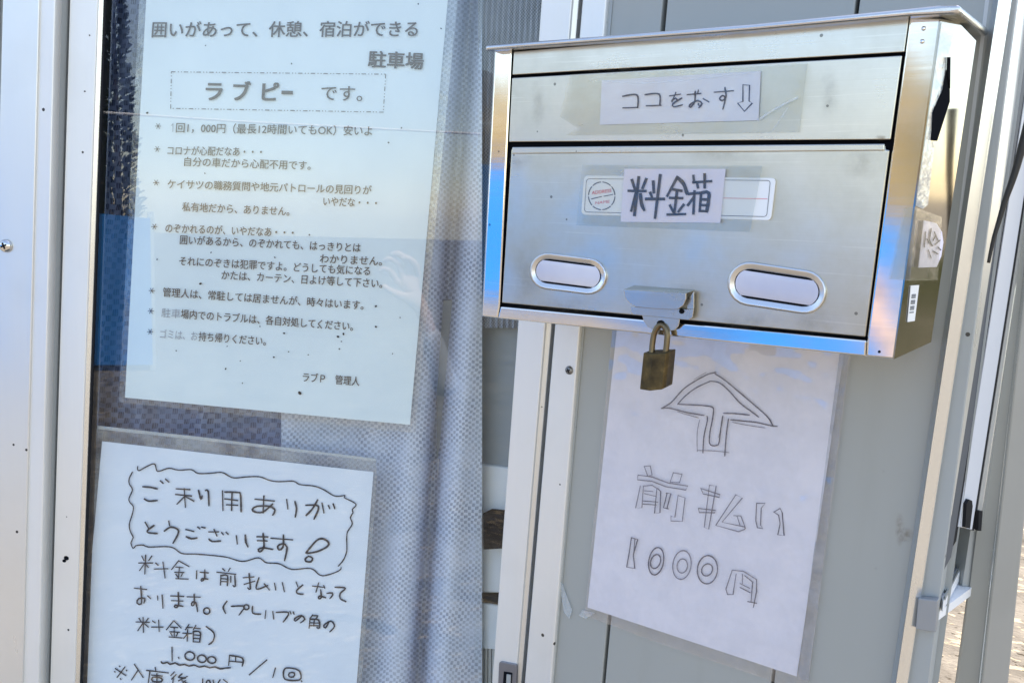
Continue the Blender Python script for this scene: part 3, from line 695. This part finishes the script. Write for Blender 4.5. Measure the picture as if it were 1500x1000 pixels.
for a in ((787,150,13,40,M_GRIME_SHADE),(760,235,26,16,M_GRIME_SHADE),(1010,432,46,22,M_GRIME_SHADE),(835,447,70,16,M_GRIME_SHADE),(1090,470,60,16,M_GRIME_SHADE),(770,405,24,60,M_GRIME_SHADE),(1262,240,34,30,M_GRIME_SHADE),(1190,470,50,22,M_GRIME_SHADE),(1050,225,60,14,M_GRIME_SHADE),(1215,135,16,46,M_GRIME_SHADE),(1290,202,9,5,M_RUST),(900,102,60,10,M_GRIME_SHADE)):
    grime_shade(mb_, *a[:4], PB, .0011 if a[1] < 440 else .0011, a[4])
for a in ((1327,783,13,12,M_RUST),(1318,775,8,26,M_RUST),(1283,832,3,3,M_GRIME_SHADE),(1294,690,3,3,M_GRIME_SHADE),(1330,420,26,130,M_GRIME_SHADE)):
    grime_shade(hut, *a[:4], PR, .0006, a[4], 'stain')
# oval windows
def stadium(u0, v0, u1, v1, hw, n=10):
    a, b = Vector((u0, v0)), Vector((u1, v1)); t = (b-a).normalized(); nn = Vector((-t.y, t.x)); pts = []
    for c_, s0 in ((b, -90), (a, 90)):
        for k in range(n+1):
            an = math.radians(s0+180*k/n); pts.append(c_+t*math.cos(an)*hw+nn*math.sin(an)*hw)
    return pts
M_ROLL = paper('cloudy_window_plastic', (.72,.71,.76), .22, .25, .3, .6)
for (ua, va, ub, vb, hw) in ((802.5,397,861.5,404.5,27), (1098,415.5,1178,427.5,32.5)):
    m = MB(); prof = [(1.0, 0.0), (.99, .0014), (.95, .0022), (.89, .0022), (.82, .0014), (.70, .0012), (.66, .0007), (.64, -.0006)]
    rings = [[PB.at(p.x, p.y, .0003+z) for p in stadium(ua, va, ub, vb, hw*k)] for k, z in prof]; n = len(rings[0]); fs = []
    for j in range(len(rings)-1):
        fs += [(j*n+i, j*n+(i+1) % n, (j+1)*n+(i+1) % n, (j+1)*n+i) for i in range(n)]
    m.add([x for r in rings for x in r], fs); rim = m.build('window_rim', M_RIM, mb_, smooth=True)
    m = MB(); q = [PB.at(p.x, p.y, .0006) for p in stadium(ua, va, ub, vb, hw*.68)]; m.prism(q, [p+DEEP*.0003 for p in q]); m.build('window_opening', M_DARK, rim)
    m = MB(); rows = []
    t = (Vector((ub, vb))-Vector((ua, va))).normalized(); nn = Vector((-t.y, t.x)); a_, b_ = Vector((ua, va)), Vector((ub, vb))
    for k in range(11):
        y = -1+2*k/10; ex = math.sqrt(max(0, .66**2-(y*.56)**2))*hw*.97; zz = .0009+.0012*math.sqrt(max(0, 1-y*y))
        p0, p1 = a_-t*ex+nn*y*hw*.56, b_+t*ex+nn*y*hw*.56
        rows += [PB.at(*p0, zz), PB.at(*p1, zz)]
    m.add(rows, [(2*k, 2*k+1, 2*k+3, 2*k+2) for k in range(10)]); m.build('window_roll', M_ROLL, rim, smooth=True)
# hasp
hs = MB()
q0, q1 = (914,431), (1006,438)
top_f = [PB.at(914,430.5,.011), PB.at(1009,437.5,.011)]; top_b = [PB.at(916,419,.0015), PB.at(1017,426,.0015)]
pts = [(913.5,424),(1005,429.5),(1005,438),(1001,447),(993,453),(984,453.5),(955,452),(931,449.5),(922,444),(915.5,436)]
hs.slab(pts, PB, .0115, .0012)
hs.prism([PB.at(913.5,424,.0115), PB.at(1005,429.5,.0115), PB.at(1018,424.5,.0003), PB.at(929,417.5,.0003)], [PB.at(913.5,425.5,.0103), PB.at(1005,431,.0103), PB.at(1018,426,.0003), PB.at(929,419,.0003)])
hasp = hs.build('hasp', M_HASP, mb_, bevel=.0005)
m = MB(); m.slab([(923.5,449),(1016.5,453),(1014.5,465),(1009,469),(928,461),(924,457)], PB, .0062, .0012); m.slab([(940.5,462),(995.5,467),(995.5,470),(993.5,478),(988,483.5),(980,485),(955,482),(948,478),(942.5,470)], PB, .0060, .0012); m.slab([(1007,437),(1016.8,426.5),(1016.5,452.9),(1006,452.9)], PB, .0058, .0012); m.build('hasp_plate', M_HASP, hasp, bevel=.0004)
m = MB(); m.slab(ell(998.5,456,4.0,3.6,0,14)[:-1], PB, .0065, .0004); m.slab(ell(967.5,473,5.5,4.0,0,14)[:-1], PB, .0065, .0004); m.build('hasp_hole', M_DARK, hasp)
# lid
PLF = Plane((0,-D-.014,0), (0,-1,0))
fb = [(709.5,74.5),(760,70.5),(1100,45),(1330,24),(1400,20.5),(1407.5,19)]; ft = [(711,66),(760,62.5),(1100,35.5),(1330,12.5),(1375,7.5),(1406.5,7)]
Fb = [PLF.at(*p) for p in fb]; Ft = [PLF.at(*p) for p in ft]
br_t, br_b = PR.at(1449,41.5,.003), PR.at(1447,53,.003)
dz = br_t - Ft[-1]; dzb = br_b - Fb[-1]
m = MB(); n = len(fb)
Bt = [p+Vector((dz.x*(.2+.8*(i/(n-1))), dz.y, dz.z)) for i, p in enumerate(Ft)]; Bb = [p+Vector((dzb.x*(.2+.8*(i/(n-1))), dzb.y, dzb.z)) for i, p in enumerate(Fb)]
vs = Fb+Ft+Bb+Bt; fs = []
for i in range(n-1):
    fs += [(i, i+1, n+i+1, n+i), (n+i, n+i+1, 3*n+i+1, 3*n+i), (2*n+i, 3*n+i, 3*n+i+1, 2*n+i+1), (i, 2*n+i, 2*n+i+1, i+1)]
fs += [(0, n, 3*n, 2*n), (n-1, 3*n-1, 4*n-1, 2*n-1)]
m.add(vs, fs); m.build('lid', M_LID, mb_, bevel=.0022, seg=3)
# right side: slot with dark inside, peeling film
def side(px, d): return [PSIDE.at(u, v, d) for u, v in px]
m = MB(); m.slab([(1386.5,103),(1391.5,132),(1391.5,149),(1373,206.5),(1364.5,205.5),(1367,165),(1381,134)], PSIDE, .0012, .0012); m.slab([(1390,84),(1392.5,84),(1392,130),(1389,112)], PSIDE, .0022, .0012); m.build('side_slot', M_DARK, mb_)
m = MB(); m.slab([(1379.5,33),(1386,44),(1388,50),(1398,52),(1392.5,78),(1389,82),(1387,101),(1381,130),(1366.5,162),(1363,207),(1369.5,208),(1359.5,300),(1352,306),(1342,302)], PSIDE, .0007, .0005); m.build('peeling_film', M_PEEL, mb_)
m = MB(); m.slab([(1334.5,418.5),(1346.5,417.5),(1340,470),(1329.5,471.5)], PSIDE, .0007, .0004); bc = m.build('barcode_sticker', M_PLATE, mb_)
m = MB()
for i in range(13):
    t = i/13; v0 = 431+28*t
    if i % 4 != 3: m.slab([(1336-t*3.6,v0),(1342-t*3.6,v0-.4),(1341.8-t*3.6,v0+1.2),(1335.8-t*3.6,v0+1.6)], PSIDE, .0009, .0002)
m.build('barcode_lines', M_STAMP, bc)

# ------------------------------------------------------------------ labels stuck on the mailbox
l1 = thing('paper_label', 'paper strip with pen writing and a down arrow, taped on the upper mailbox flap', 'label', PB.at(996, 183, .001), 'labels taped on the mailbox')
grid_sheet([(881.5,118),(1114.5,104),(1111,176.5),(878.5,183)], PB, .0022, 10, 5, .0003, .0002).build('paper', M_LABEL, l1)
m = MB(); m.slab([(835,109.5),(1183,92),(1171,194),(829,198),(846,188),(820,171)], PB, .0032, .0002); m.build('tape', M_TAPE, l1)
m = MB()
ribbon(m, [(1111,176),(1135,160),(1168,143)], 3, PB, .0036); ribbon(m, [(1155,156),(1133,190)], 1.5, PB, .0036); ribbon(m, [(882,118),(935,122),(1000,118),(1114,104)], 1.0, PB, .0036)
m.build('tape_crease', M_PEEL, l1)
ST_C = [[(290,285),(405,275),(412,378)],[(292,380),(412,375)],[(472,272),(585,268),(592,358)],[(482,362),(600,358)],
[(672,282),(760,268)],[(722,255),(690,330)],[(690,320),(720,300),(735,320)],[(770,300),(700,345),(705,370),(775,355)],
[(815,272),(925,262)],[(880,245),(875,330),(840,375),(835,355),(900,320),(935,345),(910,378)],[(905,235),(900,262)],[(945,305),(990,330)],[(905,345),(910,358)],
[(1035,252),(1190,240)],[(1122,215),(1130,290),(1100,320),(1078,305),(1100,280),(1125,300),(1105,390)]]
m = MB(); strokes(m, ST_C, (860,90), 5.5556, 2.5, PB, .0025)
strokes(m, [[(1268,192),(1322,195),(1318,325),(1345,340),(1280,408),(1225,340),(1268,328),(1268,192)]], (860,90), 5.5556, 2.0, PB, .0025, smooth=False)
m.build('handwriting', M_NAVY, l1)
pl = thing('name_plate', 'white rounded name plate with a round stamp and red line, under the lavender paper', 'name plate', PB.at(994, 322, .001), 'labels taped on the mailbox')
m = MB(); m.slab(rrect([(855.5,257),(1136.5,261),(1129,323),(851,314.5)], 7), PB, .0022, .0016); m.build('plate', M_PLATE, pl, bevel=.0003)
m = MB(); o_ = rrect([(859,262),(1128.5,264.5),(1123,317.5),(856,310.5)], 5)
ribbon(m, o_+[o_[0]], .8, PB, .0025, smooth=False); m.build('border_line', M_STAMP, pl)
m = MB()
for a in range(0, 360, 45): ribbon(m, ell(881.4,287,19.3,20.2,0,8,a+4,a+41), 1.6, PB, .0025)
ribbon(m, [(866.5,291.5),(881,288)], 1.8, PB, .0025); ribbon(m, [(885,287.5),(897.5,285)], 1.8, PB, .0025); m.build('stamp_ring', M_STAMP, pl)
m = MB(); text(m, "ADDRESS", 867, 282.5, 895.5, 279, 7, PB, .0025, .01, mid=.35); text(m, "NAME", 872, 297.5, 893, 295, 6, PB, .0025, 0, mid=.35)
ribbon(m, [(1060,290.2),(1124,291.4)], .9, PB, .0025, smooth=False); m.build('red_lettering', M_RED, pl)
l2 = thing('paper_label', 'lavender paper with three bold black characters, taped across the white name plate', 'label', PB.at(985, 326, .003), 'labels taped on the mailbox')
grid_sheet([(914.5,247.5),(1063,247.5),(1055,326.5),(909,325)], PB, .0036, 8, 6, .0002, .0002).build('paper', M_LAV, l2)
m = MB(); m.slab([(852.5,241.5),(1117,243),(1098,340),(844,330)], PB, .0046, .0002); m.build('tape', M_TAPE, l2)
ST_D = [[(415,165),(435,225)],[(515,158),(490,220)],[(392,240),(510,242)],[(463,145),(432,410)],[(440,260),(410,380)],[(475,265),(482,330),(500,375)],[(565,175),(570,250)],[(615,130),(578,430)],[(515,298),(640,298)],[(545,255),(555,280)],
[(735,145),(665,275)],[(735,145),(780,190),(805,260)],[(705,230),(765,240)],[(685,290),(770,292)],[(735,235),(715,395)],[(685,345),(705,385)],[(780,340),(745,385)],[(668,408),(790,405)],
[(850,135),(855,180)],[(850,180),(975,172)],[(875,180),(882,215)],[(930,125),(930,215)],[(820,262),(900,255)],[(858,245),(850,400)],[(850,290),(812,340)],[(905,255),(895,380)],[(905,255),(960,258),(945,385)],[(905,300),(950,303)],[(900,340),(945,343)],[(895,382),(945,385)]]
m = MB(); strokes(m, ST_D, (840,230), 4.8387, 5.4, PB, .0041, smooth=True); m.build('handwriting', M_PEN, l2)
l3 = thing('paper_label', 'small white inked label under tape, on the right side of the mailbox', 'label', PSIDE.at(1360, 392, .001), 'labels taped on the mailbox')
m = MB(); m.slab([(1354,323),(1372,327),(1380,340),(1382,355),(1379,375),(1372,391),(1346,392)], PSIDE, .0022, .0006); m.build('paper', M_LAV, l3)
m = MB(); m.slab([(1343,304),(1380,318),(1374,410),(1332,411)], PSIDE, .0036, .0002); A = [PB.at(*p, .0042) for p in ((1324,304),(1344,304),(1333,411),(1301,409))]; m.prism(A, [p+DEEP*.0002 for p in A]); m.build('tape', M_TAPE, l3)
m = MB()
for s in ([(1356,340),(1354,362)],[(1364,335),(1362,352),(1366,360)],[(1360,366),(1364,378)],[(1369,340),(1374,352)],[(1370,358),(1377,352)],[(1367,368),(1374,372)],[(1358,350),(1361,356)],[(1371,345),(1367,352)],[(1374,362),(1378,366)]):
    ribbon(m, s, 2.2, PSIDE, .0030)
m.build('handwriting', M_PEN, l3)

# ------------------------------------------------------------------ padlock
PK = Plane((0,-D-.0125,0), (0,-1,0))
pk = thing('padlock', 'tarnished brass padlock hanging from the hasp of the mailbox', 'padlock', PK.at(957, 573))
front = [(942.5,517),(955.5,519.5),(983,516),(978.5,567),(974,570),(953,573),(937,570)]
tl, rt, tr, br, br2, rb, bl = front
def K(p, d): return PK.at(p[0], p[1], d)
A = [K((942.5,516.5), -.001), K((956,518.5), .004), K((976,517), .004), K((980.5,515.5), .000)]
Bm = [K((937,570), -.001), K((952,572.5), .004), K((970,570.5), .004), K((975.5,567), .000)]
Ak = [a+DEEP*.012 for a in (K((945,514.5), -.001), K((980.5,513.5), .0))]; Bk = [a+DEEP*.012 for a in (K((937.5,569), -.001), K((975.5,566), .0))]
vs = A+Bm+[Ak[0], Ak[1], Bk[0], Bk[1]]
m = MB().add(vs, [(0,1,5,4),(1,2,6,5),(2,3,7,6),(3,9,11,7),(0,4,10,8),(8,10,11,9),(0,8,9,3,2,1),(4,5,6,7,11,10)]); m.build('lock_body', M_BRASS, pk, bevel=.0006)
m = MB(); cpx = smooth_line([(954.5,519),(955.5,505),(958,490),(962.5,480),(968.5,475.5),(974.5,480),(977.5,490),(976.5,505),(975,518)], 2.2)
ds = [.0 - .0045*math.sin(math.pi*i/(len(cpx)-1)) for i in range(len(cpx))]
tube(m, [K((p.x, p.y), -.004+ds[i]*.4) for i, p in enumerate(cpx)], .0024, 10); m.build('shackle', steel('tarnished_shackle', (.20,.15,.09), .38, dirt=.9, brush=(30,30,60)), pk, smooth=True)

# ------------------------------------------------------------------ paper notice below the mailbox
PN = .003
n3 = thing('arrow_notice', 'laminated notice with an outlined up arrow and hollow lettering, on the wall below the mailbox', 'notice', PR.at(1010, 930, PN))
grid_sheet([(908,440),(1240,490),(1167,990),(860.5,889)], PR, PN, 12, 16, .0012, .0004, .6).build('paper', M_PAPER3, n3)
m = MB(); m.slab([(902,430),(1252,482),(1184,1003),(1168,1010),(1095,985),(960,940),(855,900),(858,884)], PR, PN+.0012, .0003); m.build('film', M_FILMW, n3)
m = MB(); m.slab([(1230,516),(1244,520),(1184,996),(1168,993)], PR, PN-.0002, .0004); m.build('film_margin', M_FILMC, n3)
m = MB(); m.slab([(819,850),(823,853),(838,893),(834,906),(826,896)], PR, .002, .0003); m.slab([(853,893),(872,897),(858,906),(848,901)], PR, .0016, .0003); m.build('tape', M_PEEL, n3)
ST_E = [[(180,425),(250,385),(290,350),(380,250),(480,180),(600,115),(680,95)],[(670,108),(760,165),(880,265),(980,350),(1145,495),(1200,580)],[(180,425),(240,420),(330,440),(430,465),(570,488)],[(628,175),(710,190),(800,265),(900,375),(1000,450),(1070,503)],[(628,175),(500,235),(400,310),(330,385)],[(330,385),(420,390),(560,398),(640,410),(658,440),(645,540),(625,640),(620,740),(650,765),(690,760),(708,735),(730,560),(742,495)],[(750,468),(860,472),(985,485)],[(815,528),(930,540),(1050,552),(1180,582),(1240,588)],[(598,495),(600,540),(570,680),(560,830)],[(795,520),(775,660),(760,860)]]
ST_E2 = [[(510,808),(650,812),(800,828)],[(530,530),(508,650),(508,820)],[(745,490),(735,560),(705,690)],[(330,455),(430,485),(520,510)],[(830,550),(950,575),(1130,602)],[(590,95),(480,160)]]
m = MB(); strokes(m, ST_E, (940,530), 6.25, 1.9, PR, PN+.0006); m.build('arrow_outline', M_PENCILD, n3)
ST_F = [[(190,55),(228,52),(240,110),(212,118),(190,55)],[(375,95),(430,105),(415,158),(355,155),(375,95)],[(150,110),(240,122),(340,160),(468,180),(455,205),(330,185),(240,150),(147,140),(150,110)],[(165,180),(135,320),(175,318),(185,180)],[(185,180),(240,175),(270,195)],[(190,210),(245,215)],[(190,228),(260,245)],[(405,240),(450,255),(432,405),(360,402),(360,370),(385,380),(405,240)],
[(605,175),(648,180),(600,455),(572,442),(605,175)],[(550,195),(672,235),(668,252),(565,230),(550,195)],[(535,322),(645,335),(640,350),(540,348),(535,322)],[(770,235),(815,255),(685,410),(830,440),(830,455),(790,470),(645,430),(770,240)],[(760,368),(805,370),(835,450)],[(780,370),(800,430)],
[(905,290),(960,290),(935,320),(930,430),(945,450),(910,445),(900,400),(905,290)],[(1015,345),(1055,322),(1068,350)],[(1055,420),(1045,365),(1015,345)],[(750,715),(710,835),(720,870),(755,870),(775,740)],[(750,715),(820,722),(905,775)],[(800,800),(860,830)],[(815,740),(815,800)]]
ST_F2 = [[(185,275),(275,282)],[(180,295),(265,300)],[(275,195),(295,215),(290,350),(255,355),(270,200)],[(330,225),(360,228),(335,320),(345,325),(312,318),(325,270),(335,225)],[(1068,350),(1080,495),(1040,490),(1055,420)],[(108,508),(148,520),(120,620),(130,705),(78,695),(95,600),(108,508)],[(130,520),(122,620)],[(905,775),(905,850),(885,950)],[(830,750),(880,790),(870,915)],[(850,915),(905,925)],[(800,825),(865,858)]]
m = MB(); strokes(m, ST_E2, (940,530), 6.25, 1.1, PR, PN+.0006); strokes(m, ST_F, (900,670), 4.346, 1.7, PR, PN+.0006, smooth=False)
strokes(m, [ell(430,682,58,92,8), ell(432,688,33,45,8)], (900,670), 4.346, 1.7, PR, PN+.0006); m.build('pencil_lettering', M_PENCIL, n3)
m = MB(); strokes(m, ST_F2, (900,670), 4.346, 1.9, PR, PN+.0006, smooth=False)
strokes(m, [ell(266,658,47,88,10), ell(262,660,30,46,20), ell(592,712,64,90,5), ell(590,713,33,40,30)], (900,670), 4.346, 1.9, PR, PN+.0006); m.build('dark_lettering', M_PENCILD, n3)

# ------------------------------------------------------------------ cable and outer post
PCB = Plane(PR.at(1470, 300, .004), (0,-1,0))
m = MB(); cp_ = smooth_line([(1512,160),(1500,205),(1486,255),(1473,292),(1463,325),(1455,352),(1448,385)], 6)
tube(m, [PCB.at(p.x, p.y, .0) for p in cp_], [.0036-.0024*i/(len(cp_)-1) for i in range(len(cp_))], 10)
tag(m.build('cable', mat('black_cable', (.02,.02,.02), .5), None, loc=PCB.at(1448, 385), smooth=True), 'black cable hanging at the corner post beside the side window', 'cable')
PP = Plane(PX.at(1470, 700) - fwd*.03, -Vector((fwd.x, fwd.y, 0)))
pb = PP.at(1440, 1000); fz = line3(PP, (1470,700), (1437,1000), 0)
post = thing('fence_post', 'grey square metal post standing on the ground at the right edge', 'post', fz(GZ))
m = MB(); vstrip(m, PP, ((1470,700),(1437,1000)), 0, ((1508,700),(1478,1000)), 0, GZ-.02, .9, .03); m.build('post_face', alu('weathered_post', (.36,.355,.33), .5, .05, .2), post, bevel=.002)
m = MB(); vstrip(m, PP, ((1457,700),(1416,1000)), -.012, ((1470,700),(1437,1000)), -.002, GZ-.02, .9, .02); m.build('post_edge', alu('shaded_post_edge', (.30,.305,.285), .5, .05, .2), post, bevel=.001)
m = MB(); vstrip(m, PP, ((1467.5,700),(1434,1000)), -.001, ((1471,700),(1438,1000)), .0025, GZ-.02, .9, .02); m.build('post_bead', M_ALU_S, post)

# ------------------------------------------------------------------ the yard the steel and the glass reflect
def blue_sheet():
    m = mat('blue_sheet', (.004,.22,.66), .5, 0, .2); k = N(m)
    k.bump(k.noise(3, 4, mp=(1,1,.3)), .5, .1); return m
fb_ = thing('sheet_fence', 'blue tarpaulin fence on steel poles across the yard', 'fence', (-2,-9,GZ))
m = MB(); pts = [(-12,-6), (-9,-8.5), (-5,-9.6), (-2.1,-6.95), (-.84,-6.85)]; tops = [.9, .75, .45, .12, .03]
for i in range(len(pts)-1):
    (x0, y0), (x1, y1) = pts[i], pts[i+1]
    q = [(x0,y0,GZ+.05), (x1,y1,GZ+.05), (x1,y1,tops[i+1]), (x0,y0,tops[i])]; m.prism([Vector(p) for p in q], [Vector(p)+Vector((0,-.02,0)) for p in q])
m.build('tarpaulin', blue_sheet(), fb_)
for (x, y), tz_ in zip(pts, tops):
    m = MB(); tube(m, [(x,y-.06,GZ), (x,y-.06,tz_+.05)], .025, 8); m.build('pole', M_ALU, fb_)
tb = thing('added_blue_sheet', 'added tall blue sheet, unseen, for the blue streak reflected in the mailbox door', 'sheet', (-2.35,-7.6,GZ))  # unseen sheet added to give the steel door a blue streak
m = MB(); q = [(-2.75,-8.0,GZ+.05), (-1.95,-7.9,GZ+.05), (-1.95,-7.9,4.4), (-2.75,-8.0,4.4)]; m.prism([Vector(p) for p in q], [Vector(p)+Vector((0,-.02,0)) for p in q]); m.build('sheet', blue_sheet(), tb)
m = MB(); tube(m, [(-2.77,-8.04,GZ), (-2.77,-8.04,3.3)], .025, 8); m.build('pole', M_ALU, tb)
def leaf_mat():
    m = mat('dark_conifer_leaf', (.02,.045,.02), .7, 0, .1); k = N(m)
    k.l(k.ramp(k.noise(2.5, 5), [(.3, (.008,.02,.01)), (.6, (.025,.055,.022)), (.8, (.06,.09,.03))]), k.b.inputs['Base Color']); return m
tr = thing('added_conifer', 'added narrow dark conifer, unseen, darkening the window reflection', 'tree', (-1.90,-16,GZ))  # unseen tree added to darken the sky reflected in the notice window
m = MB(); tube(m, [(-1.90,-16,GZ), (-1.88,-16,1.0), (-1.90,-16,4.2)], [.07,.05,.012], 8); m.build('trunk', mat('conifer_bark', (.09,.06,.04), .9), tr)
m = MB()
for i in range(2600):
    t_ = random.random()**1.2; z = GZ+.25+5.3*t_; rr = .36*(1-t_)**.6*(.35+.65*random.random())*(1+.18*math.sin(z*7)); a = random.uniform(0, 6.28)
    c_ = Vector((-1.90+rr*math.cos(a), -16+rr*math.sin(a), z)); o_ = Vector((math.cos(a), math.sin(a), random.uniform(.2, 1.1))).normalized(); s_ = o_.orthogonal().normalized()
    m.add([c_-s_*.03, c_+s_*.03, c_+o_*.13+s_*.012, c_+o_*.13-s_*.012], [(0,1,2,3)])
m.build('crown', leaf_mat(), tr)
def bank_mat():
    m = mat('bare_earth_bank', (.40,.27,.12), .9, 0, .1); k = N(m)
    k.l(k.ramp(k.noise(.5, 8, rough=.7), [(.35, (.08,.055,.022)), (.5, (.19,.14,.06)), (.66, (.34,.27,.13))]), k.b.inputs['Base Color']); k.bump(k.noise(2, 6), .8, .3); return m
m = MB(); vs = []; fs = []; nx, ny = 40, 8
for i in range(nx+1):
    for j in range(ny+1):
        x = -30+27.1*i/nx; y = -19-10*j/ny; e = min(1, (nx-i)/1.0)
        vs.append((x, y, GZ-.05+(4.6+.9*math.sin(x*.9)+.5*math.sin(x*2.3+1))*math.sin(math.pi*.5*min(1, j/3.0))*e*(1 if j < ny else 0)))
for i in range(nx):
    for j in range(ny):
        a = i*(ny+1)+j; fs.append((a, a+1, a+ny+2, a+ny+1))
tag(m.add(vs, fs).build('hill', bank_mat(), smooth=True), kind='structure')
m = MB(); tube(m, [(-14,-9,1.2), (-7,-9,1.05), (0,-9,1.0), (7,-9,1.05), (14,-9,1.2)], .013, 8)
tag(m.build('overhead_cable', mat('white_cable', (.85,.85,.83), .4), None, loc=(-14,-9,.9)), 'pale overhead cable strung across the yard', 'cable')
def grass_mat():
    m = mat('dry_grass', (.16,.17,.04), .8); k = N(m)
    k.l(k.ramp(k.noise(5, 6, mp=(1,1,.2)), [(.3, (.05,.07,.015)), (.55, (.17,.17,.04)), (.75, (.33,.27,.10))]), k.b.inputs['Base Color']); return m
m = MB()
for i in range(6000):
    x, y = random.uniform(1.6, 8), random.uniform(1.5, 14); h_ = random.uniform(.1, .55); a = random.uniform(0, 6.28); w_ = .012
    b_ = Vector((x, y, GZ)); t_ = b_+Vector((random.uniform(-.15,.15), random.uniform(-.15,.15), h_)); s_ = Vector((math.cos(a), math.sin(a), 0))*w_
    m.add([b_-s_, b_+s_, t_], [(0,1,2)])
tag(m.build('grass', grass_mat()), kind='stuff')
# ------------------------------------------------------------------ the raised hand mirrored in the notice window
def skin_obj(name, mtl, chains, root_r, parent):
    """one continuous skinned surface from connected joint chains; chains: list of [(point, radius), ...]"""
    bm = bmesh.new(); lay = bm.verts.layers.skin.verify(); seen = {}
    def vert(p, r):
        key = tuple(round(x, 5) for x in p)
        if key not in seen:
            v = bm.verts.new(Vector(p)-parent['_b']); v[lay].radius = (r, r*.82); v[lay].use_root = len(seen) == 0; seen[key] = v
        return seen[key]
    for ch in chains:
        for (p, r), (q, t) in zip(ch, ch[1:]):
            a, b = vert(p, r), vert(q, t)
            if bm.edges.get((a, b)) is None: bm.edges.new((a, b))
    me = bpy.data.meshes.new(name); bm.to_mesh(me); bm.free(); me.materials.append(mtl)
    o = bpy.data.objects.new(name, me); COL.objects.link(o); o.parent = parent['_o']
    md = o.modifiers.new('skin', 'SKIN'); md.use_smooth_shade = True; o.modifiers.new('sub', 'SUBSURF').levels = 2; o.modifiers['sub'].render_levels = 2
    return o
def mirrored(u, v, t):
    p = PL.at(u, v); r = (p-CAM).normalized(); r = r - PL.n*2*r.dot(PL.n); return p + r*t
HC = mirrored(592, 408, 1.30)                      # knuckles
hx = (mirrored(640, 400, 1.30)-mirrored(560, 400, 1.30)).normalized(); hy = (mirrored(600, 340, 1.30)-mirrored(600, 460, 1.30)).normalized(); hz = hx.cross(hy).normalized()
if hz.dot(PL.n) > 0: hz = -hz                      # hz points at the glass
def hp(x, y, z): return HC + hx*x*.01 + hy*y*.01 + hz*z*.01
M_SKIN = mat('sunlit_skin', (.68,.46,.36), .5)
pers = thing('person', 'raised hand and sleeved forearm, mirrored faintly in the printed notice glass', 'person', hp(9, -26, -4))
wr = hp(4.5, -8.5, -1.5)
ch = [[(hp(6.5,-15,-2.5), .024), (wr, .023), (hp(2.6,-4.4,-.6), .025), (hp(1.4,-1.6,0), .022)]]
for bx_, segs in (((3.4,.2,-.2), [(3.0,3.6,1.6),(1.2,5.2,2.6),(-.6,5.0,2.4)]), ((1.5,.8,.2), [(.9,4.6,1.8),(-1.2,6.2,2.6),(-3.2,5.8,2.2)]), ((-.2,.4,.3), [(-1.4,4.0,1.6),(-3.4,5.0,2.2),(-5.0,4.2,1.8)]), ((-1.6,-.8,.2), [(-3.2,2.0,1.2),(-4.8,2.6,1.6),(-6.0,1.8,1.4)])):
    c0 = [(hp(1.4,-1.6,0), .022), (hp(*bx_), .0115)]; rr = [.0095, .0085, .0072]
    ch.append(c0+[(hp(*q_), r_) for q_, r_ in zip(segs, rr)])
ch.append([(hp(2.6,-4.4,-.6), .025), (hp(-.4,-4.2,1.2), .014), (hp(-3.0,-3.0,2.2), .011), (hp(-5.2,-1.4,2.2), .0085)])
skin_obj('hand', M_SKIN, ch, .02, pers)
skin_obj('sleeve', mat('pale_sleeve', (.55,.57,.60), .8), [[(hp(5.6,-12,-2), .031), (hp(8.0,-20,-3.4), .038), (hp(10.5,-30,-5), .046)]], .03, pers)
bpy.data.objects.remove(_to); bpy.data.curves.remove(_tc)
